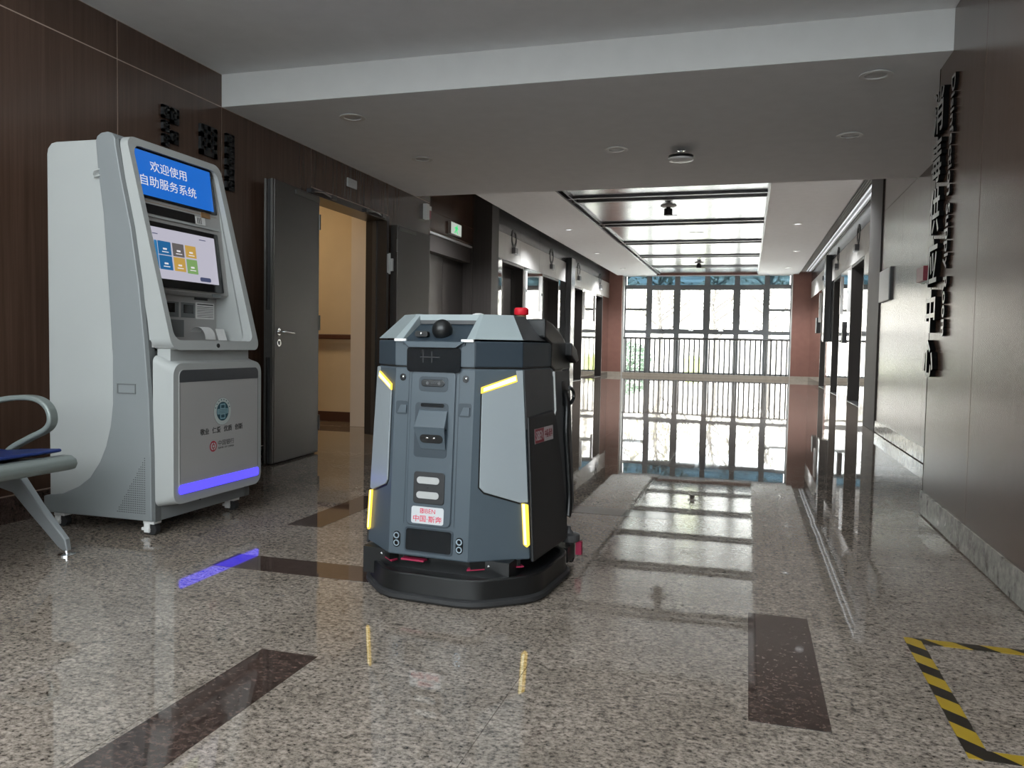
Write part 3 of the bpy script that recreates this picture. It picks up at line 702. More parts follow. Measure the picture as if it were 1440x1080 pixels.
ui = [('ui_blue_side', 3.05+.045, 3.114, 1.225, 1.356), ('ui_blue', 3.118, 3.205, 1.294, 1.357), ('ui_blue', 3.118, 3.205, 1.224, 1.290), ('ui_grey', 3.216, 3.296, 1.294, 1.357),
      ('ui_amber', 3.216, 3.296, 1.224, 1.290), ('ui_amber', 3.307, 3.385, 1.298, 1.357), ('ui_green', 3.307, 3.385, 1.220, 1.290), ('ui_navy', 3.395, 3.478, 1.188, 1.209)]
for m_, y0, y1, z0, z1 in ui:
    on_panel('menu_tile', m_, y0, y1, z0, z1, .002 if m_ != 'ui_navy' else .009, .0006, sc_, .0134)
for _, y0, y1, z0, z1 in ui[1:7]:
    on_panel('menu_caption', 'screen_text', (y0+y1)/2-.012, (y0+y1)/2+.014, (z0+z1)/2-.008, (z0+z1)/2, .001, .0003, sc_, .0141)
    on_panel('menu_caption', 'screen_text', (y0+y1)/2-.020, (y0+y1)/2+.024, (z0+z1)/2-.020, (z0+z1)/2-.016, .001, .0003, sc_, .0141)
on_panel('screen_caption', 'ui_navy', 3.42, 3.47, 1.395, 1.399, .0005, .0003, sc_, .0133); on_panel('screen_caption', 'ui_navy', 3.09, 3.125, 1.385, 1.389, .0005, .0003, sc_, .0133)
bz = on_panel('model_badge', 'kiosk_band', 3.49, 3.56, 1.117, 1.132, .002, .003)
# lower recess: readers, notice, paper
def on_low(nm, m_, y0, y1, z0, z1, t=.004, par=K, x=LX): return bx(nm, m_, (x, y0, z0), (x+t, y1, z1), par)
r1 = on_low('card_reader', 'kiosk_band', 3.21, 3.33, 1.008, 1.082); on_low('reader_window', 'screen_black', 3.235, 3.30, 1.03, 1.075, .002, r1, LX+.004)
r2 = on_low('scanner', 'kiosk_band', 3.35, 3.45, 1.008, 1.082); on_low('scanner_window', 'screen_black', 3.365, 3.435, 1.03, 1.072, .002, r2, LX+.004)
nt = on_low('notice_sheet', 'paper', 3.462, 3.605, 1.005, 1.088, .002)
for k in range(8): on_low('printed_line', 'print_dark', 3.47, 3.597, 1.076-k*.0085-(.003 if k else 0), 1.0785-k*.0085+(.003 if k == 0 else -.003), .0005, nt, LX+.002)
on_low('keypad_recess', 'kiosk_band', 3.21, 3.37, .91, .995, .002)
on_low('print_slot', 'print_dark', 3.06, 3.20, 1.100, 1.112, .004); on_low('print_slot', 'print_dark', 3.45, 3.55, 1.100, 1.112, .004)
pp = [(-2.66+.05*math.cos(a*math.pi/16), 3.44+.012*a/16, .900+.062*math.sin(a*math.pi/16)) for a in range(17)]
mb = MB()
mb.loft([[(p[0], 3.42, p[2]), (p[0], 3.50, p[2]), (p[0], 3.50, p[2]+.001), (p[0], 3.42, p[2]+.001)] for p in pp]); mb.build('paper_roll', 'paper', K, world=True, smooth=True)
MB().prism([(-2.60, 3.51, .897), (-2.60, 3.58, .897), (-2.62, 3.58, .955), (-2.62, 3.51, .955)], (.0008, 0, 0)).build('paper_slip', 'paper', K, world=True)
MB().lathe([(.011, 0), (.011, .003), (.006, .004)], (fx(.871), 3.316, .871), 'x', 16).build('frame_lock', 'print_dark', K, world=True)
# lower module
LF = -2.450
bx('neck', 'kiosk_white', (-2.56, MY0+.03, .80), (-2.49, MY1-.05, .86), K)
lo2 = rrect(MY0, MY1+.005, .150, .790, .055, 6)
mb = MB(); mb.loft([[(-2.558, y, z) for y, z in rrect(MY0-.002, MY1+.008, .135, .825, .03, 6)], [(-2.49, y, z) for y, z in rrect(MY0, MY1+.006, .145, .80, .045, 6)], [(LF, y, z) for y, z in lo2]])
lm = mb.build('lower_box', 'kiosk_white', K, world=True, smooth=True)
li = rrect(MY0+.034, MY1-.025, .196, .762, .03, 6)
fp = MB().prism([(LF, y, z) for y, z in li], (.003, 0, 0)).build('front_door', 'kiosk_panel', K, world=True)
def on_front(nm, m_, P, t=.0012, base=.003, par=None): return MB().prism([(LF+base, y, z) for y, z in P], (t, 0, 0)).build(nm, m_, par or fp, world=True)
a_ = rrect(MY0+.036, MY1-.027, .640, .760, .028, 6)
on_front('charcoal_band', 'kiosk_charcoal', [p for p in a_ if p[1] > .70]+[(MY0+.036, .704), (MY1-.027, .704)])
on_front('door_gap', 'kiosk_band', [(MY0+.037, .245), (MY0+.039, .245), (MY0+.039, .702), (MY0+.037, .702)]); on_front('door_gap', 'kiosk_band', [(MY1-.030, .245), (MY1-.028, .245), (MY1-.028, .702), (MY1-.030, .702)])
gl_ = rrect(MY0+.030, MY1-.022, .194, .238, .016, 5); on_front('light_bar', 'glow_violet', gl_, .004)
def circ(cy, cz, r_, n=32): return [(cy+r_*math.cos(2*math.pi*k/n), cz+r_*math.sin(2*math.pi*k/n)) for k in range(n)]
EY_, EZ_ = 3.334, .552
em = on_front('emblem', 'ring_print', circ(EY_, EZ_, .066), .0008)
on_front('emblem_edge', 'kiosk_band', circ(EY_, EZ_, .0672), .0004)
on_front('emblem_disc', 'teal_print', circ(EY_, EZ_, .046), .0006, .0038)
def emb(P): on_front('emblem_mark', 'teal_light', P, .0005, .0044)
emb(rrect(EY_-.020, EY_+.020, EZ_+.010, EZ_+.037, .004, 2)); emb(rrect(EY_-.020, EY_+.020, EZ_-.037, EZ_-.010, .004, 2)); emb(rrect(EY_-.042, EY_+.042, EZ_-.013, EZ_+.013, .004, 2))
for a, b2 in ((EZ_+.016, EZ_+.031), (EZ_-.031, EZ_-.016)): on_front('emblem_mark', 'teal_print', rrect(EY_-.013, EY_+.013, a, b2, .002, 2), .0004, .0049)
for k in range(3): on_front('emblem_mark', 'teal_print', rrect(EY_-.036, EY_+.036, EZ_-.008+k*.007, EZ_-.006+k*.007, .0005, 1), .0004, .0049)
for k in range(8):
    a = math.radians(20+20*k); on_front('emblem_dot', 'teal_print', circ(EY_+.057*math.cos(a), EZ_+.057*math.sin(a), .0035, 6), .0004, .0038)
for k, w_ in enumerate(('敬业', '仁爱', '优质', '创新')):
    text('motto_word', w_, 'print_dark', (LF+.003, 3.168+k*.088, .449+.001*k), (0, 1, 0), (0, 0, 1), .030, fp, width=.064, depth=.0006, offset=.012)
BL_, BZ_ = 3.263, .388
on_front('bank_logo', 'red_print', circ(BL_, BZ_, .026), .0006); on_front('bank_logo', 'ring_print', circ(BL_, BZ_, .0185), .0005, .0036)
on_front('bank_logo', 'red_print', rrect(BL_-.003, BL_+.003, BZ_-.02, BZ_+.02, .0005, 1), .0004, .0041); on_front('bank_logo', 'red_print', rrect(BL_-.0105, BL_+.0105, BZ_-.010, BZ_+.010, .003, 3), .0004, .0041)
on_front('bank_logo', 'ring_print', rrect(BL_-.005, BL_+.005, BZ_-.005, BZ_+.005, .001, 2), .0003, .0045)
text('bank_lettering', '中国银行', 'print_dark', (LF+.003, 3.300, .386), (0, 1, 0), (0, 0, 1), .026, fp, width=.125, depth=.0005)
text('bank_lettering', 'BANK OF CHINA', 'print_dark', (LF+.003, 3.302, .371), (0, 1, 0), (0, 0, 1), .009, fp, width=.122, depth=.0005)
MB().lathe([(.006, 0), (.006, .002)], (-2.551, 3.30, .12), 'x', 10).build('base_lock', 'print_dark', K, world=True)
# casters
for x, y in ((-2.60, 3.03), (-2.60, 3.62), (-3.11, 3.03), (-3.11, 3.62)):
    b0 = MB().box((x-.030, y-.026, .052), (x+.030, y+.026, .071)).box((x-.026, y-.026, .012), (x+.004, y-.016, .055)).box((x-.026, y+.016, .012), (x+.004, y+.026, .055)).box((x-.045, y-.02, .02), (x-.024, y+.02, .034)).build('caster_fork', 'white_plastic', K, world=True, bevel=.003)
    MB().lathe([(.012, -.016), (.026, -.015), (.026, .015), (.012, .016)], (x+.008, y, .0265), 'y', 18).build('caster_wheel', 'rubber', b0, world=True, smooth=True)
    MB().lathe([(.008, -.03), (.008, .03)], (x-.004, y, .0265), 'y', 10).build('caster_axle', 'white_plastic', b0, world=True)

# ================================================================== CLEANING ROBOT
RA = -math.radians(4.6)
RB = empty('cleaning_robot', (-1.035, 2.537, 0), RA, 'slate and light grey floor-cleaning robot with amber corner lights', 'robot')
XO = -.028
def B(p): return (p[0]+XO, p[1], p[2])
def bld(mb, nm, m_, par=RB, **k):
    mb.v = [B(p) for p in mb.v]; return mb.build(nm, m_, par, **k)
Pbot = [(-.155, .05), (.155, .05), (.33, .2), (.335, .50), (.31, .70), (-.31, .70), (-.335, .50), (-.33, .2)]
Ptop = [(-.155, .09), (.155, .09), (.29, .2), (.30, .48), (.285, .69), (-.285, .69), (-.30, .48), (-.29, .2)]
body = bld(MB().loft([[(x, y, .145 if i not in (2, 7) else .140) for i, (x, y) in enumerate(Pbot)], [(x, y, .815) for x, y in Ptop]]), 'lower_shell', 'robot_slate', bevel=.006)
bld(MB().loft([[(x*.985, .005+y*.985, .813) for x, y in Ptop], [(x*.985, .005+y*.985, .821) for x, y in Ptop]]), 'shell_seam', 'robot_black')
Pband = [(-.155, .085), (.155, .085), (.29, .2), (.30, .50), (.30, .66), (-.30, .66), (-.30, .50), (-.29, .2)]
band = bld(MB().loft([[(x, y, .820) for x, y in Pband], [(x, y, .911) for x, y in Pband]]), 'upper_band', 'robot_band', bevel=.004)
fb1 = MB().prism([(-.154, .0835, .821), (-.105, .0835, .821), (-.105, .0835, .885), (-.125, .0835, .909), (-.154, .0835, .909)], (0, .003, 0)); fb2 = MB().prism([(.154, .0835, .821), (.105, .0835, .821), (.105, .0835, .885), (.125, .0835, .909), (.154, .0835, .909)], (0, .003, 0))
bld(fb1, 'band_facing', 'robot_slate', band); bld(fb2, 'band_facing', 'robot_slate', band)
lip = bld(MB().loft([[(-.122, .070, .908), (.122, .070, .908), (.122, .10, .908), (-.122, .10, .908)], [(-.09, .060, .886), (.09, .060, .886), (.09, .10, .886), (-.09, .10, .886)]]), 'sensor_shelf', 'robot_slate', bevel=.003)
gp_ = bld(MB().prism([(x, .078, z) for x, z in rrect(-.105, .103, .800, .886, .012, 4)], (0, .012, 0)), 'black_window', 'robot_gloss_black', band)
for x, z0, z1 in ((-.042, .832, .878), (-.008, .832, .872)): bld(MB().box((x, .077, z0), (x+.003, .079, z1)), 'window_mark', 'robot_charcoal', gp_)
bld(MB().box((-.052, .077, .851), (.024, .079, .854)), 'window_mark', 'robot_charcoal', gp_)
# lid
zb, zt = .917, 1.008
low = [(-.155, .083), (-.124, .083), (-.118, .20), (-.118, .23), (.118, .23), (.118, .20), (.124, .083), (.155, .083), (.29, .2), (.293, .44), (-.293, .44), (-.29, .2)]
top = [(-.135, .205), (-.119, .205), (-.118, .208), (-.118, .235), (.118, .235), (.118, .208), (.119, .205), (.135, .205), (.222, .275), (.222, .40), (-.222, .40), (-.222, .275)]
mb = MB(); i = 0; nn = len(low)
mb.v = [(x, y, zb) for x, y in low]+[(x, y, zt) for x, y in top]
for j in range(nn):
    k = (j+1) % nn; mb.mi = 1 if j in (8, 10) else 0; mb.face((j, k, nn+k, nn+j))
mb.mi = 0; mb.face(range(nn)[::-1]); mb.face([nn+j for j in range(nn)])
lid = bld(mb, 'lid', ['robot_lid_grey', 'robot_mid_grey'], bevel=.002)
bld(MB().box((-.12, .20, .985), (.12, .235, 1.007)), 'lid_bridge', 'robot_lid_grey', lid)
bld(MB().prism([(-.121, .078, .905), (-.117, .205, .972), (-.117, .205, .90), (-.121, .078, .895)], (.241, 0, 0)), 'sensor_well', 'robot_band', lid)
bld(MB().box((-.116, .198, .972), (.116, .206, .986)), 'well_strip', 'robot_mid_grey', lid)
for x in (-.154, .108): bld(MB().box((x, .073, .907), (x+.046, .0825, .9165)), 'lid_tab', 'white_plastic', lid)
bld(MB().ball((.010, .125, .950), .037, 24, 14), 'lidar_dome', 'robot_black', smooth=True)
cm = bld(MB().prism([(x, .098, z) for x, z in rrect(-.085, -.035, .924, .944, .007, 3)], (0, .02, 0)), 'top_camera', 'robot_black'); bld(MB().ball((-.060, .098, .935), .006, 12, 8), 'camera_lens', 'chrome', cm, smooth=True)
# hood at the rear and carry grip
hood = [(.40, 1.002), (.50, .985), (.60, .950), (.705, .898), (.73, .86), (.74, .808), (.53, .800), (.48, .822), (.48, .905), (.40, .930)]
for sx in (1, -1):
    bld(MB().prism([(sx*.225, y, z) for y, z in hood], (sx*.078, 0, 0)), 'hood_cheek', 'robot_black', bevel=.008)
bld(MB().prism([(-.224, y, z) for y, z in hood], (.448, 0, 0)), 'rear_hood', 'robot_charcoal', bevel=.006)
for sx in (1, -1): bld(MB().prism([(sx*.285, .66, .915), (sx*.285, .74, .885), (sx*.285, .775, .84), (sx*.285, .73, .83), (sx*.285, .66, .86)], (sx*.045, 0, 0)), 'grip', 'robot_black', bevel=.006)
es = bld(MB().lathe([(.020, 0), (.020, .020)], (.17, .50, 1.0), 'z', 16), 'stop_button_base', 'brown_tag'); bld(MB().lathe([(.026, .018), (.029, .022), (.029, .040), (.024, .046)], (.17, .50, 1.0), 'z', 20), 'stop_button', 'bright_red', es, smooth=True)
bld(MB().ball((.03, .40, 1.006), .03, 16, 8, (1, 1, .5)), 'antenna_dome', 'white_plastic', smooth=True)
# front face helpers: (x,z) on the sloping front
def fy(z): return .05+.04*(z-.145)/.67
def onf(nm, m_, P, t=.004, base=0.0, par=RB, **k):
    return bld(MB().prism([(x, fy(z)-base, z) for x, z in P], (0, -t, 0)), nm, m_, par, **k)
cp = onf('centre_panel', 'robot_slate', rrect(-.088, .085, .258, .804, .020, 4), .006, .0, bevel=.003)
onf('panel_groove', 'robot_band', rrect(-.0905, .0875, .2555, .8065, .021, 4), .0012, .0, cp)
pr = onf('camera_recess_shade', 'robot_band', rrect(-.056, .057, .731, .784, .014, 4), .0012, .006, cp)  # shade of the slate recess put into a darker plate
pl = onf('depth_camera', 'robot_gloss_black', rrect(-.047, .045, .748, .774, .0125, 5), .004, .006, cp, bevel=.002)
for x, r_ in ((-.022, .006), (.024, .006), (-.006, .002), (.001, .002), (.008, .002)): onf('camera_eye', 'robot_mid_grey', circ(x, .761, r_, 12), .0006, .010, pl)
# charging niche: recessed dark pocket with a sloping block
nc = onf('charge_niche', 'robot_band', rrect(-.067, .062, .499, .692, .013, 4), .0012, .006, cp)
ny = lambda z: fy(z)-.0072
bld(MB().loft([[(-.052, ny(.668), .668), (.061, ny(.668), .668), (.061, ny(.6), .6), (-.064, ny(.6), .6)], [(-.050, ny(.665)-.004, .664), (.060, ny(.665)-.004, .664), (.060, ny(.605)-.024, .606), (-.060, ny(.605)-.024, .606)]]), 'niche_block', 'robot_slate', nc, bevel=.003)
bld(MB().prism([(-.060, ny(.606)-.024, .606), (.060, ny(.606)-.024, .606), (.058, ny(.53)-.004, .53), (-.038, ny(.53)-.004, .53)], (0, .004, 0)), 'niche_ramp', 'robot_slate', nc)
sl = bld(MB().prism([(x, ny(z)-.0245+(.606-z)/.076*.020-.001, z) for x, z in rrect(-.036, .052, .552, .582, .0145, 5)], (0, -.0012, 0)), 'charge_socket', 'robot_black', nc)
for x in (-.008, .018): bld(MB().ball((x, ny(.567)-.0145, .570), .008, 10, 6, (1.3, .4, .6)), 'socket_contact', 'chrome', sl, smooth=True)
onf('niche_camera', 'robot_gloss_black', rrect(-.045, .046, .677, .690, .006, 3), .003, .0072, nc)
sp_ = onf('speaker_plate', 'robot_charcoal', rrect(-.061, .060, .336, .448, .011, 4), .004, .006, cp, bevel=.002)
for z in (.419, .367): onf('speaker_pad', 'sensor_grey', rrect(-.047, .040, z-.012, z+.012, .0115, 5), .002, .010, sp_)
onf('speaker_pin', 'robot_black', circ(-.004, .393, .004, 10), .001, .010, sp_)
lb = onf('brand_label', 'label_white', rrect(-.066, .060, .2655, .325, .008, 4), .0012, .006, cp)
def ftext(nm, s_, m_, x, z, w_, h_, par, base=.0076, off=0.0):
    o_ = (x+XO, fy(z)-base, z); up = Vector((0, .04/.67, 1))
    return text(nm, s_, m_, o_, (1, 0, 0), tuple(up), h_, par, width=w_, depth=.0004, world=False, offset=off)
onf('label_mark', 'label_red', rrect(-.032, -.019, .302, .319, .001, 2), .0003, .0072, lb)
ftext('label_text', 'S', 'label_white', -.0300, .3045, .009, .012, lb, .0077); ftext('label_text', 'IBEN', 'label_red', -.0165, .303, .044, .0155, lb)
ftext('label_text', '中国·斯奔', 'label_red', -.058, .2715, .112, .0235, lb, .0076, .006)
dw = onf('docking_window', 'robot_band', rrect(-.092, .097, .161, .250, .012, 4), .003, .0, RB, bevel=.001); onf('window_glass', 'robot_gloss_black', rrect(-.086, .091, .167, .244, .009, 4), .0012, .003, dw)
for x in (-.124, .122):
    c_ = onf('side_camera', 'robot_gloss_black', rrect(x-.011, x+.011, .766, .791, .0105, 5), .003, .0, RB); bld(MB().ball((x+.003, fy(.779)-.004, .780), .006, 10, 6), 'camera_glint', 'chrome', c_, smooth=True)
    pk = onf('front_pocket', 'robot_band', rrect(x-.024, x+.024, .646, .694, .008, 4), .0012, .0, RB)
    bld(MB().prism([(x-.016, fy(.65)-.0012, .652), (x+.019, fy(.65)-.0012, .652), (x+.019, fy(.68)-.0012, .680), (x-.004, fy(.68)-.0012, .680)], (0, -.004, 0)), 'pocket_ramp', 'robot_slate', pk)
    sn = onf('sonar_pair', 'robot_gloss_black', rrect(x-.014, x+.014, .172, .229, .013, 5), .002, .0, RB)
    for z in (.187, .214):
        mb = MB(); mb.ring([(a, fy(.2)-.002, b_) for a, b_ in circ(x, z, .0115, 16)], [(a, fy(.2)-.002, b_) for a, b_ in circ(x, z, .0078, 16)], (0, -.003, 0)); bld(mb, 'sonar_rim', 'sonar_ring', sn)
# vertical rib lines either side of the centre panel
for x in (-.100, .097): onf('rib_line', 'robot_band', [(x, .26), (x+.002, .26), (x+.002, .80), (x, .80)], .0008)
# corner facings on the two chamfers
def patch(s, t, off, sx):
    P = [Vector(p) for p in ((.155, .05, .145), (.33, .2, .14), (.29, .2, .815), (.155, .09, .815))]
    p = (P[0]*(1-s)+P[1]*s)*(1-t)+(P[3]*(1-s)+P[2]*s)*t
    nrm = ((P[1]-P[0]).cross(P[3]-P[0])).normalized()
    p = p+nrm*off; return (p.x*sx, p.y, p.z)
def onc(nm, m_, ST, t, base, sx, par=RB, **k):
    return bld(MB().loft([[patch(s, q, base, sx) for s, q in ST], [patch(s, q, base+t, sx) for s, q in ST]]), nm, m_, par, **k)
for sx in (1, -1):
    lp_ = onc('corner_panel', 'robot_light_grey', [(.150, .872), (.868, .935), (.85, .992), (.996, .994), (1.0, .304), (.862, .302), (.235, .362), (.150, .388)], .006, .0, sx, bevel=.002)
    onc('panel_shadow_gap', 'robot_black', [(.128, .905), (.128, .385), (.228, .352), (.86, .294), (.86, .302), (.235, .362), (.150, .388), (.150, .9)], .0015, .0, sx, lp_)
    onc('upper_light', 'amber_light', [(.128, .872), (.868, .935), (.85, .970), (.128, .905)], .008, .0, sx, RB, bevel=.002)
    onc('upper_light_core', 'amber_core', [(.17, .882), (.84, .941), (.83, .963), (.17, .901)], .0006, .008, sx)
    onc('lower_light', 'amber_light', [(.885, .300), (1.0, .292), (1.0, .080), (.95, .066), (.895, .082)], .010, .0, sx, RB, bevel=.003)
    onc('lower_light_core', 'amber_core', [(.885, .296), (.93, .296), (.94, .080), (.90, .084)], .0006, .010, sx)
# sides: dark door, upper panel line, rear column, hose
def sidep(y, z, off, sx):
    x = (.33+(.335-.33)*(y-.2)/.3)*(1-(z-.14)/.675)+(.29+.01*(y-.2)/.28)*((z-.14)/.675)
    return (sx*(x+off), y, z)
def ons(nm, m_, YZ, t, base, sx, par=RB, **k):
    return bld(MB().loft([[sidep(y, z, base, sx) for y, z in YZ], [sidep(y, z, base+t, sx) for y, z in YZ]]), nm, m_, par, **k)
for sx in (1, -1):
    ons('side_panel', 'robot_mid_grey', [(.205, .812), (.47, .812), (.50, .78), (.505, .60), (.205, .60)], .004, .0, sx, bevel=.002)
    sd = ons('side_door', 'robot_charcoal', [(.212, .645), (.47, .655), (.505, .62), (.555, .44), (.60, .24), (.60, .13), (.205, .13)], .012, .0, sx, bevel=.006)
    ons('rear_column', 'robot_mid_grey', [(.505, .800), (.69, .800), (.715, .26), (.66, .20), (.605, .23), (.555, .45), (.51, .63)], .006, .0, sx, bevel=.003)
    ons('column_edge', 'grey_plate', [(.503, .80), (.507, .80), (.512, .65), (.492, .625), (.488, .63), (.507, .652)], .009, .0, sx)
    ons('hose_recess', 'robot_black', rrect(.585, .63, .66, .76, .012, 3), .008, .0, sx)
    hs = MB().tube([sidep(y, z, .016, sx) for y, z in bez([(.60, .72), (.615, .66), (.60, .55), (.612, .42), (.62, .30), (.60, .22)], 6)], .012, 10); bld(hs, 'drain_hose', 'robot_black', smooth=True)
    MBk = MB().tube([sidep(y, z, .03, sx) for y, z in bez([(.615, .735), (.655, .72), (.66, .69), (.62, .67)], 5)], .007, 8); bld(MBk, 'hose_clip', 'robot_black', smooth=True)
    stq = ons('side_sticker', 'label_grey', [(.262, .545), (.455, .545), (.455, .598), (.262, .598)], .0008, .012, sx, sd)
    ons('sticker_block', 'label_maroon', [(.262, .546), (.355, .546), (.355, .597), (.262, .597)], .0005, .0128, sx, sd)
    if sx > 0:
        tx = sidep(.27, .555, .0136, 1); text('sticker_text', 'SIBEN', 'label_grey', (tx[0]+XO, tx[1], tx[2]), (0.02, 1, 0), (-.055, 0, 1), .034, sd, width=.078, depth=.0004, world=False)
        tx = sidep(.362, .557, .0136, 1); text('sticker_text', '中国·斯奔', 'label_maroon', (tx[0]+XO, tx[1], tx[2]), (0.02, 1, 0), (-.055, 0, 1), .032, sd, width=.086, depth=.0004, world=False, offset=.01)
# under-body and skirt
def fillet(P, rad, n=4):
    out = []; N = len(P)
    for k in range(N):
        p0, p1, p2 = Vector(P[k-1]), Vector(P[k]), Vector(P[(k+1) % N]); a = p1+(p0-p1).normalized()*min(rad, (p0-p1).length*.45); c = p1+(p2-p1).normalized()*min(rad, (p2-p1).length*.45)
        for j in range(n+1): t = j/n; out.append(tuple(a*(1-t)**2+p1*2*t*(1-t)+c*t*t))
    return out
SK = fillet([(-.168, .0), (.168, .0), (.345, .17), (.345, .54), (.28, .60), (-.28, .60), (-.345, .54), (-.345, .17)], .07)
def sk(z, d): # offset outward about the centre
    return [(x*(1+d/.345), .30+(y-.30)*(1+d/.30), z) for x, y in SK]
MB().loft([sk(.030, 0), sk(.093, 0), sk(.098, -.004), sk(.098, -.02), sk(.085, -.025)]).build('skirt', 'robot_black', RB, smooth=True)
MB().loft([sk(.004, .008), sk(.012, .014), sk(.024, .013), sk(.030, .004), sk(.031, -.01)]).build('skirt_lip', 'rubber', RB, smooth=True)
bld(MB().box((-.29, .10, .05), (.29, .66, .146)), 'chassis', 'robot_black')
for sx in (1, -1):
    tr_ = bld(MB().prism([(sx*.16, .066, .118), (sx*.30, .185, .118), (sx*.26, .22, .118), (sx*.13, .12, .118)], (0, 0, .025)), 'brush_tray', 'robot_black')
    bld(MB().prism([(sx*.148, .060, .113), (sx*.312, .190, .113), (sx*.29, .21, .113), (sx*.14, .09, .113)], (0, 0, .005)), 'brush_rim', 'squeegee_red', tr_)
    for s in (.35, .8): bld(MB().tube([(sx*(.155+.145*s), .064+.118*s, .122), (sx*(.165+.145*s), .060+.118*s, .130)], .004, 6), 'brush_clip', 'white_plastic', tr_)
bld(MB().box((-.11, .06, .125), (-.02, .09, .131)), 'brush_rim', 'squeegee_red')
for sx in (1, -1):
    bld(MB().lathe([(.02, 0), (.042, .002), (.045, .012), (.045, .03), (.02, .034), (.008, .05), (.008, .062)], (sx*.335, .66, .105), 'z', 20), 'squeegee_roller', 'robot_mid_grey', smooth=True)
    bld(MB().box((sx*.335-.012, .655, .02), (sx*.335+.012, .68, .105)), 'roller_post', 'robot_charcoal')
    bld(MB().box((sx*.375-.012, .665, .05), (sx*.375+.012, .685, .105)), 'squeegee_block', 'squeegee_red')
bld(MB().tube([(-.34, .69, .03), (-.2, .74, .03), (0, .76, .03), (.2, .74, .03), (.34, .69, .03)], .022, 10), 'squeegee', 'robot_black', smooth=True)
bld(MB().box((-.35, .60, .03), (.35, .70, .09)), 'squeegee_beam', 'robot_black')
for sx in (1, -1):
    bld(MB().lathe([(.05, -.02), (.075, -.018), (.075, .018), (.05, .02)], (sx*.22, .46, .076), 'x', 22), 'drive_wheel', 'rubber', smooth=True)

# ================================================================== WAITING BENCH (only its far end is in view)
BN = empty('waiting_bench', (-3.0, 2.1, 0), 0, 'grey metal waiting bench with blue seat pad and looped armrest beside the kiosk', 'bench')
prof = [(-3.16, .47), (-3.10, .405), (-2.95, .385), (-2.78, .40), (-2.68, .418), (-2.635, .418), (-2.612, .405), (-2.606, .385), (-2.615, .365), (-2.64, .358), (-2.70, .368), (-2.85, .355), (-3.0, .35), (-3.12, .37), (-3.20, .44)]
back = [(-3.20, .44), (-3.16, .47), (-3.235, .74), (-3.28, .86), (-3.30, .86), (-3.262, .70)]
for k in range(3):
    y1 = 2.615-.56*k; y0 = y1-.52
    st = MB().prism([(x, y0, z) for x, z in prof], (0, y1-y0, 0)).build('seat_pan', 'bench_grey', BN, world=True, bevel=.006)
    MB().prism([(x, y0, z) for x, z in back], (0, y1-y0, 0)).build('backrest', 'bench_grey', BN, world=True, bevel=.004)
    pp = [(-3.10, .412), (-2.95, .395), (-2.78, .410), (-2.69, .428), (-2.665, .434), (-2.67, .446), (-2.78, .440), (-2.95, .425), (-3.08, .435)]
    MB().prism([(x, y0+.02, z) for x, z in pp], (0, y1-y0-.04, 0)).build('seat_pad', 'blue_pad', st, world=True, bevel=.006)
MB().box((-3.02, .7, .295), (-2.95, 2.62, .35)).build('beam', 'bench_alu', BN, world=True, bevel=.006)
for y in (2.625, 1.0):
    lg = MB(); lg.loft([[(-3.0, y-.035, .34), (-3.0, y+.015, .34), (-3.03, y+.015, .27), (-3.03, y-.035, .27)], [(-2.90, y-.03, .318), (-2.90, y+.01, .318), (-2.93, y+.01, .245), (-2.93, y-.03, .245)],
                        [(-2.80, y-.028, .205), (-2.80, y+.006, .205), (-2.845, y+.006, .165), (-2.845, y-.028, .165)], [(-2.665, y-.022, .068), (-2.665, y+.004, .068), (-2.705, y+.004, .035), (-2.705, y-.022, .035)], [(-2.655, y-.020, .02), (-2.655, y+.002, .02), (-2.682, y+.002, .02), (-2.682, y-.020, .02)]])
    L1 = lg.build('leg', 'bench_alu', BN, world=True, bevel=.005); MB().lathe([(.034, 0), (.034, .006), (.012, .012), (.012, .022)], (-2.668, y-.01, 0), 'z', 18).build('foot', 'chrome', L1, world=True, smooth=True)
    lg = MB(); lg.loft([[(-3.02, y-.03, .33), (-3.02, y+.01, .33), (-3.06, y+.01, .27), (-3.06, y-.03, .27)], [(-3.28, y-.02, .04), (-3.28, y+.004, .04), (-3.31, y+.004, .03), (-3.31, y-.02, .03)]])
    L2 = lg.build('leg', 'bench_alu', BN, world=True, bevel=.004); MB().lathe([(.03, 0), (.03, .006), (.012, .012), (.012, .04)], (-3.30, y-.01, 0), 'z', 18).build('foot', 'chrome', L2, world=True, smooth=True)
for y in (2.62, 2.06):
    path = bez([(-3.22, y, .585), (-3.10, y, .612), (-2.95, y, .640), (-2.83, y, .643), (-2.765, y, .615), (-2.742, y, .565), (-2.765, y, .52), (-2.86, y, .475), (-2.95, y, .43), (-3.0, y, .38)], 6)
    mb = MB(); mb.loft([[(p[0]+nx*.011, p[1]-.022, p[2]+nz*.011), (p[0]+nx*.011, p[1]+.022, p[2]+nz*.011), (p[0]-nx*.011, p[1]+.022, p[2]-nz*.011), (p[0]-nx*.011, p[1]-.022, p[2]-nz*.011)]
        for p, (nx, nz) in [(p, (lambda t: (-(t[1]), t[0]))(((path[min(i+1, len(path)-1)][0]-path[max(i-1, 0)][0]), (path[min(i+1, len(path)-1)][2]-path[max(i-1, 0)][2])))) for i, p in enumerate(path)]
        for _n in [max(1e-6, math.hypot(nx, nz))] for nx, nz in [(nx/_n, nz/_n)]])
    mb.build('armrest', 'bench_grey', BN, world=True, bevel=.008, seg=3, smooth=True)

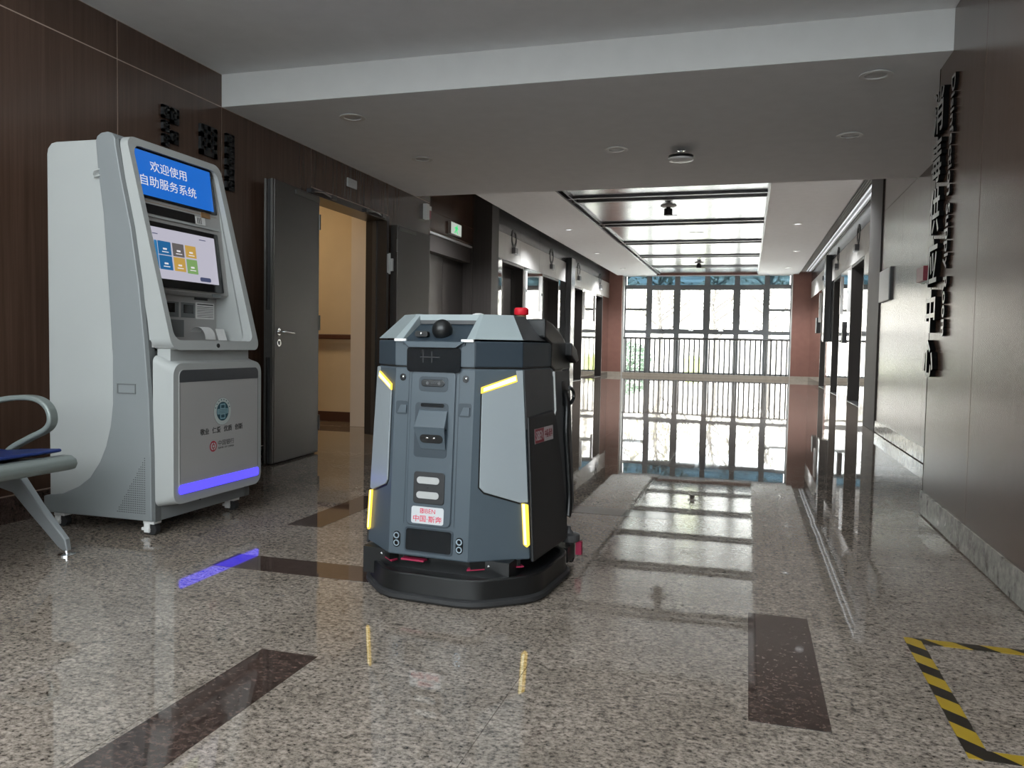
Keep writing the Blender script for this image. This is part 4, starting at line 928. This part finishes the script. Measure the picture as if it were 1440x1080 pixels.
# ================================================================== SIGNS ON THE WALLS
SG = empty('raised_wall_sign', (XR, 4.7, .75), 0, 'raised metal Chinese characters with rotated English line on the right wall', 'sign')
zc = [(2.275, 2.025), (1.985, 1.745), (1.725, 1.48), (1.46, 1.215), (1.19, .985), (.935, .755)]
cs = [(2.292, 2.062), (2.040, 1.800), (1.772, 1.532), (1.505, 1.255), (1.236, 1.006), (.968, .770)]
for ch, (z1, z0) in zip('消毒供应中心', cs):
    text('character', ch, 'letter_face', (XR, 4.865, z0), (0, -1, 0), (0, 0, 1), z1-z0, SG, width=.225, depth=.028, offset=.012, side='letter_side')
words = 'Disinfection Supply Room'
def letter_advances(s_):
    out = []; 
    for k in range(1, len(s_)+1):
        vv, _, _ = text_verts(s_[:k], 1, .05); out.append((min(p[0] for p in vv), max(p[0] for p in vv)) if vv else (0, 0))
    return out
adv = letter_advances(words); tot = adv[-1][1]; L_ = 2.295-.985
for k, ch in enumerate(words):
    if ch == ' ': continue
    x1 = adv[k][1]/tot
    vv, ff, nz = text_verts(ch, 1, .05, .012); xa = min(p[0] for p in vv); xb = max(p[0] for p in vv)
    sc1 = L_/tot
    mb = MB()
    z_end = 2.295-x1*L_
    # text reads downwards: letter right = -z, letter up = -y (towards the camera)
    mb.v = [(XR-.016*((p[2]+.025)/.05), 4.538-p[1]*.105, z_end+(xb-p[0])*sc1) for p in vv]; mb.f = ff; mb.m = [0 if q > .5 else 1 for q in nz]
    mb.build('letter', ['letter_face', 'letter_side'], SG, world=True)
# dark characters on the left wall above the kiosk: dense strokes, unreadable in the dim light
SL = empty('dark_wall_sign', (XL, 4.3, 2.05), 0, 'dark raised characters high on the brown wall above the kiosk', 'sign')
def glyph(y0, y1, z0, z1, rows, cols):
    mb = MB(); h = (z1-z0)/(rows*2-1); w = (y1-y0)/(cols*2-1)
    for k in range(rows): mb.box((XL, y0+(k % 2)*w*.5, z0+k*2*h), (XL+.018, y1, z0+k*2*h+h*1.15))
    for k in range(cols): mb.box((XL, y0+k*2*w, z0+(k % 2)*h), (XL+.018, y0+k*2*w+w, z1))
    mb.build('character', 'letter_dark', SL, world=True)
for (y0, y1, z0, z1) in ((4.03, 4.085, 2.215, 2.29), (4.03, 4.085, 2.135, 2.20), (4.03, 4.085, 2.05, 2.12), (4.105, 4.17, 2.20, 2.29), (4.105, 4.165, 2.08, 2.155)): glyph(y0, y1, z0, z1, 3, 2)
for z1 in (2.27, 1.97): glyph(4.37, 4.535, z1-.19, z1, 4, 3)
for k in range(5): glyph(4.632, 4.72, 2.215-k*.075-.012, 2.275-k*.075, 3, 2)

# small wall fittings
tag(MB().box((XL, 6.33, 2.255), (XL+.012, 6.50, 2.33)).build('wall_plate', 'grey_plate', bevel=.002), 'small blank grey plate above the open doorway', 'plate')
fa = empty('fire_alarm', (XL, 8.12, 2.25), 0, 'white and red alarm box at the end of the left wall', 'alarm')
bx('housing', 'white_plastic', (XL, 8.03, 2.235), (XL+.05, 8.10, 2.40), fa, bevel=.004); bx('strobe', 'dark_red', (XL+.012, 8.10, 2.25), (XL+.045, 8.16, 2.34), fa, bevel=.003); bx('bracket', 'white_plastic', (XL, 8.10, 2.34), (XL+.045, 8.165, 2.385), fa)
ra = empty('alarm_call_point', (XR2, 7.3, 1.48), 0, 'dark red alarm box on the recessed right wall', 'alarm')
bx('housing', 'dark_red', (XR2-.05, 7.2, 1.485), (XR2-.014, 7.47, 1.605), ra, bevel=.004); bx('base', 'white_plastic', (XR2-.014, 7.22, 1.48), (XR2, 7.5, 1.60), ra)
nb_ = empty('notice_board', (XR2, 9.3, 1.43), 0, 'blank pale notice board on the recessed right wall', 'board')
bx('panel', 'grey_plate', (XR2-.030, 8.98, 1.44), (XR2-.022, 9.62, 1.77), nb_); bx('frame', 'letter_dark', (XR2-.022, 8.975, 1.435), (XR2, 9.625, 1.775), nb_)
ex = empty('exit_sign', (XE, 12.05, 2.62), 0, 'lit green running-figure exit sign above the dark door', 'sign')
bx('housing', 'grey_plate', (XE, 11.80, 2.625), (XE+.05, 12.28, 2.82), ex, bevel=.004); xf = XE+.05
bx('face', 'exit_white', (xf, 11.81, 2.635), (xf+.002, 12.27, 2.81), ex)
man = MB()
def mp(P): man.prism([(xf+.002, 12.04+y*1.5, 2.722+z*.95) for y, z in P], (.002, 0, 0))
mp(circ(.02, .055, .017, 12)); mp([(-.03, .035), (.03, .035), (.02, -.02), (-.025, -.02)]); mp([(-.025, -.02), (.0, -.02), (-.045, -.075), (-.065, -.07)]); mp([(.0, -.02), (.02, -.02), (.05, -.075), (.028, -.078)]); mp([(.03, .035), (.06, .0), (.05, -.008), (.02, .02)]); mp([(-.03, .035), (-.065, .01), (-.058, .0), (-.025, .02)])
man.build('running_figure', 'exit_green', ex, world=True)

# ================================================================== CEILING FITTINGS
def downlight(label, lens):
    d = empty('downlight', (0, 0, 0), 0, label, 'downlight', 'ceiling downlights')
    MB().lathe([(.075, -.001), (.088, -.006), (.088, -.010), (.060, -.010), (.058, -.002)], (0, 0, 0), 'z', 28).build('trim_ring', 'white_plastic', d, smooth=True)
    MB().lathe([(.058, -.003), (.045, -.006), (.01, -.008)], (0, 0, 0), 'z', 24).build('lens', lens, d, smooth=True)
    return d
dlp = downlight('round unlit downlight beside the smoke detector', 'grey_plate'); dlp.location = (-1.023, 6.255, ZS)
for loc, lab in (((-2.635, 5.0, ZS), 'round unlit downlight nearest the kiosk on the bulkhead'), ((-2.647, 6.25, ZS), 'round unlit downlight above the open doorway'), ((.651, 6.194, ZS), 'round unlit downlight farther along the right wall'), ((.637, 4.89, ZS), 'round unlit downlight nearest the raised lettering'), ((-3.18, 25.2, ZH), 'round unlit downlight next to the left end of the far window')):
    copy_tree(dlp, loc, None, lab)
dlh = downlight('lit round downlight in the plaster above the near left lifts', 'lamp_lens'); dlh.location = (-3.376, 15.22, ZH)
spot = bpy.data.lights.new('downlight_beam', 'SPOT'); spot.energy = 260; spot.spot_size = math.radians(140); spot.spot_blend = .6; spot.shadow_soft_size = .05; spot.color = (.94, .97, 1)
so_ = bpy.data.objects.new('downlight_beam', spot); COL.objects.link(so_); so_.parent = dlh; so_.location = (0, 0, -.03)
for loc, lab in (((-3.538, 19.16, ZH), 'lit round downlight in the plaster above the far left lifts'), ((.793, 15.18, ZH), 'lit round downlight in the plaster above the near right lifts'), ((1.0, 19.3, ZH), 'lit round downlight in the plaster above the far right lifts'),
                 ((-3.376, 11.3, ZH), 'lit round downlight just beyond the bulkhead on the left'), ((.80, 11.3, ZH), 'lit round downlight just beyond the bulkhead on the right'), ((-3.50, 23.0, ZH), 'lit round downlight above the fourth left lift'), ((1.0, 23.2, ZH), 'lit round downlight above the last right lift')):
    copy_tree(dlh, loc, None, lab)
sd_ = empty('smoke_detector', (-.54, 6.382, ZS), 0, 'smoke detector hanging on a short stem under the bulkhead', 'smoke detector')
MB().lathe([(.03, 0), (.03, -.012), (.012, -.014), (.012, -.05)], (0, 0, 0), 'z', 18).build('stem', 'chrome', sd_, smooth=True)
MB().lathe([(.02, -.045), (.095, -.050), (.098, -.060), (.07, -.062)], (0, 0, 0), 'z', 28).build('top_disc', 'robot_charcoal', sd_, smooth=True)
MB().lathe([(.06, -.062), (.098, -.072), (.092, -.086), (.05, -.096), (.005, -.098)], (0, 0, 0), 'z', 28).build('sensor_cap', 'white_plastic', sd_, smooth=True)
cmr = empty('ceiling_camera', (-1.283, 13.09, ZH+.03), 0, 'black security camera under the nearer metal ceiling panels', 'camera', 'ceiling cameras')
MB().lathe([(.125, 0), (.125, -.012), (.10, -.026), (.04, -.03)], (0, 0, 0), 'z', 28).build('mount_disc', 'grey_plate', cmr, smooth=True)
MB().lathe([(.035, -.03), (.035, -.05), (.066, -.052), (.070, -.15), (.06, -.16)], (0, 0, 0), 'z', 20).build('camera_body', 'black_plastic', cmr, smooth=True)
MB().tube([(.04, 0, -.155), (.14, 0, -.158)], .006, 8).build('bracket', 'ceiling_trim', cmr, smooth=True)
copy_tree(cmr, (-1.294, 21.75, ZH+.03), None, 'black security camera near the far window end of the ceiling')
spk = empty('ceiling_speaker', (-1.27, 10.9, ZH+.03), 0, 'flush round speaker in the first visible metal ceiling panel', 'speaker', 'ceiling speakers')
MB().lathe([(.16, 0), (.16, -.008), (.145, -.008), (.14, -.003), (.01, -.003)], (0, 0, 0), 'z', 28).build('grille', 'ceiling_metal', spk, smooth=True)
copy_tree(spk, (-1.05, 16.3, ZH+.03), None, 'flush round speaker in the middle metal ceiling panels')
# lit slot above the right lifts
lv = empty('slot_light', (1.57, 16, 3.3), 0, 'linear light slot with louvre blades above the right lifts', 'lamp')
for k in range(10):
    x = CX1+.03+k*.035
    if k not in (5, 7): bx('louvre_blade', 'grey_plate', (x, 10.64, 3.19), (x+.010, 25.1, 3.26), lv)
for x in (CX1+.20, CX1+.275): bx('led_tube', 'led_strip', (x, 10.64, 3.20), (x+.016, 25.0, 3.225), lv)
# fittings on the lift walls
def ring_sign(nm, X, s, y, lab):
    t = empty('floor_number_sign', (X, y, 2.7), 0, lab, 'sign', 'lift floor signs')
    mb = MB(); mb.ring([(X+s*.012, y+.17*math.cos(a), 2.88+.17*math.sin(a)) for a in [k*math.pi/12 for k in range(24)]], [(X+s*.012, y+.115*math.cos(a), 2.88+.115*math.sin(a)) for a in [k*math.pi/12 for k in range(24)]], (-s*.012, 0, 0)); mb.build('ring', 'robot_charcoal', t, world=True)
    xs = sorted((X, X+s*.07)); bx('lantern', 'ceiling_trim', (xs[0], y-.12, 2.60), (xs[1], y+.05, 2.70), t); bx('lantern_lens', 'label_white', (xs[0], y-.12, 2.585), (xs[1], y+.12, 2.60), t)
for k, (a, b2) in enumerate(dl): ring_sign('r', XEL, 1, (a+b2)/2, 'ring shaped sign with lantern over the %s left lift' % ('first', 'second', 'third', 'fourth')[k])
for k, (a, b2) in enumerate(dr): ring_sign('r', XER, -1, (a+b2)/2, 'ring shaped sign with lantern over the %s right lift' % ('first', 'second', 'third')[k])
def strip(X, s, y, lab):
    t = empty('lift_sign_strip', (X, y, 1.6), 0, lab, 'sign', 'strips beside the lifts'); xs = sorted((X, X+s*.03))
    bx('acrylic_strip', 'white_plastic', (xs[0], y-.05, 1.62), (xs[1], y+.05, 2.36), t); bx('dot', 'black_plastic', (xs[0], y-.04, 1.95), (xs[1]+.004 if s > 0 else xs[1], y+.04, 2.0), t) if s > 0 else bx('dot', 'black_plastic', (xs[0]-.004, y-.04, 1.95), (xs[1], y+.04, 2.0), t)
strip(XEL, 1, 15.25, 'white upright strip after the first left lift'); strip(XEL, 1, 16.48, 'white upright strip before the second left lift'); strip(XEL, 1, 21.15, 'white upright strip after the third left lift'); strip(XEL, 1, 22.7, 'white upright strip before the fourth left lift')
strip(XER, -1, 15.75, 'white upright strip after the first right lift'); strip(XER, -1, 17.0, 'white upright strip before the second right lift'); strip(XER, -1, 21.8, 'white upright strip after the third right lift')
tag(MB().box((XER-.04, 16.25, 1.05), (XER, 16.45, 1.45)).build('lift_call_panel', 'robot_charcoal', bevel=.004), 'dark call button panel between the first two right lifts', 'panel')
tag(MB().box((XER-.06, 22.0, 1.35), (XER, 22.4, 1.75)).build('lift_display', 'robot_charcoal', bevel=.004), 'dark display box after the third right lift', 'panel')
for X, s, y, z0, lab in ((XEL, 1, 18.95, 0, 'steel shutter guide on the left lift wall'), (XER, -1, 19.1, 1.1, 'steel shutter guide on the right lift wall')):
    X = X+s*.004; t = empty('shutter_guide', (X, y, z0), 0, lab, 'guide rail')
    xs = sorted((X, X+s*.13)); bx('channel', 'upper_cladding', (xs[0], y, z0), (xs[1], y+.38, 3.02), t); bx('seal', 'black_plastic', (xs[0], y-.06, z0), (xs[1], y, 3.02), t)

# ================================================================== HAZARD TAPE
TP = empty('floor_marking_tape', (.72, 2.36, 0), 0, 'yellow and black hazard tape rectangle on the floor by the right wall', 'floor tape')
for a, b2 in (((.500, 1.955, 0), (.548, 2.735, 0)), ((.548, 2.688, 0), (.925, 2.735, 0)), ((.548, 1.955, 0), (.925, 2.002, 0)), ((.878, 2.002, 0), (.925, 2.688, 0))):
    c = ((a[0]+b2[0])/2, (a[1]+b2[1])/2); o = MB().box((a[0]-c[0], a[1]-c[1], .0008), (b2[0]-c[0], b2[1]-c[1], .0022)).build('tape_strip', 'hazard_tape', TP); o.location = (c[0]-.72, c[1]-2.36, 0)

# ================================================================== OUTSIDE
struct(bx('ground_outside', 'ground_outside', (-60, YW+.25, -.6), (60, 120, -.3)), 'pale paved ground outside the far window', 'ground')
hm = MB(); NX, NY = 40, 16
for j in range(NY+1):
    for i in range(NX+1):
        x = -40+80*i/NX; y = 42+40*j/NY; u = j/NY
        z = -.35+8.5*(u*u*(3-2*u))*(1+.12*math.sin(x*.21)+.08*math.sin(x*.5+2))+.25*math.sin(x*.7+y)*u
        hm.v.append((x, y, z))
for j in range(NY):
    for i in range(NX): a = j*(NX+1)+i; hm.face((a, a+1, a+NX+2, a+NX+1))
struct(hm.build('hillside', 'hill_soil', smooth=True), 'pale bare hillside beyond the far window', 'hill')
def tree(label, x, y, z, h, leafm, leaves, spread, seed):
    rd = random.Random(seed); t = empty('outside_tree', (x, y, z), 0, label, 'tree', 'trees outside the far window'); tips = []
    tr_ = MB(); tr_.tube([(0, 0, -.4), (.05*h*.2, 0, h*.25), (-.02*h, .02*h, h*.55), (.02*h, 0, h*.8)], [h*.022, h*.018, h*.013, h*.006], 7); tr_.build('trunk', 'bark', t, smooth=True)
    br = MB()
    for k in range(16):
        z0 = h*(.25+.55*k/16); a = rd.uniform(0, 6.28); L2 = spread*(.5+.6*rd.random())*(1.1-.5*k/16)
        p1 = Vector((math.cos(a)*L2*.5, math.sin(a)*L2*.5, z0+L2*.35)); p2 = Vector((math.cos(a+.25)*L2, math.sin(a+.25)*L2, z0+L2*.8))
        br.tube([(0, 0, z0), p1, p2], [h*.009, h*.006, h*.002], 5); tips += [p1, p2]
        for q in range(3):
            b_ = a+rd.uniform(-.9, .9); p3 = p1+Vector((math.cos(b_), math.sin(b_), .7))*L2*.4; br.tube([p1, p3], [h*.004, h*.0015], 4); tips.append(p3)
    br.build('branches', 'bark', t, smooth=True)
    lf = MB()
    for k in range(leaves):
        c = tips[rd.randrange(len(tips))]+Vector((rd.gauss(0, .16), rd.gauss(0, .16), rd.gauss(0, .16)))*spread*.7; s_ = rd.uniform(.05, .11)*(h/5)**.5
        u_ = Vector((rd.gauss(0, 1), rd.gauss(0, 1), rd.gauss(0, 1))).normalized()*s_; w_ = u_.orthogonal().normalized()*s_*.6; i = len(lf.v)
        lf.v += [tuple(c+u_), tuple(c+w_), tuple(c-u_), tuple(c-w_)]; lf.face((i, i+1, i+2, i+3))
    if leaves: lf.build('foliage', leafm, t, kind='stuff')
    return t
tree('sparse pale tree seen through the second window bay', -7.5, 44, .2, 7.5, 'leaf_pale', 900, 2.2, 1)
tree('sparse pale tree seen through the third window bay', -4.2, 40, -.3, 7.0, 'leaf_pale', 700, 1.9, 2)
tree('nearly bare tree seen through the fourth window bay', -1.4, 36, -.3, 5.6, 'leaf_pale', 260, 1.5, 3)
tree('nearly bare tree seen through the fifth window bay', .9, 38, -.3, 5.8, 'leaf_pale', 260, 1.7, 4)
tree('slender bare tree seen through the last window bay', 2.1, 33, -.3, 4.6, 'leaf_pale', 120, 1.0, 5)
tree('leafy pale tree high on the slope at right', 4.5, 50, 1.6, 8, 'leaf_pale', 1400, 2.8, 6)
tree('leafy pale tree high on the slope at left', -11.5, 52, 2.2, 8, 'leaf_pale', 1400, 3.0, 7)
bu = empty('outside_bush', (-4.9, 34.5, -.3), 0, 'round grey-green bush outside the left end of the window', 'bush')
MB().tube([(0, 0, -.1), (0, 0, .5)], .05, 6).build('stem', 'bark', bu)
lf = MB(); rd = random.Random(11)
for k in range(1500):
    d_ = Vector((rd.gauss(0, 1), rd.gauss(0, 1), rd.gauss(0, 1))).normalized(); c = Vector((d_.x*.95, d_.y*.95, .72+d_.z*.68))*rd.uniform(.75, 1.05)**.5; u_ = Vector((rd.gauss(0, 1), rd.gauss(0, 1), rd.gauss(0, 1))).normalized()*.085; w_ = u_.orthogonal().normalized()*.05; i = len(lf.v)
    lf.v += [tuple(c+u_), tuple(c+w_), tuple(c-u_), tuple(c-w_)]; lf.face((i, i+1, i+2, i+3))
lf.build('foliage', 'leaf_green', bu, kind='stuff')
tag(MB().lathe([(.30, 0), (.36, .1), (.36, .75), (.25, .85), (.05, .88)], (-2.15, 34, -.3), 'z', 16).build('outside_bin', 'lime', smooth=True), 'lime green rounded bin outside the middle of the window', 'bin')
fe = empty('outside_fence', (-7.5, 36, -.3), 0, 'low grey fence outside the left window bay', 'fence')
for k in range(9): bx('post', 'window_frame_grey', (-9.1+k*.35, 35.97, -.35), (-9.0+k*.35, 36.03, .45), fe)
bx('rail', 'window_frame_grey', (-9.1, 35.98, .38), (-6.2, 36.02, .46), fe)
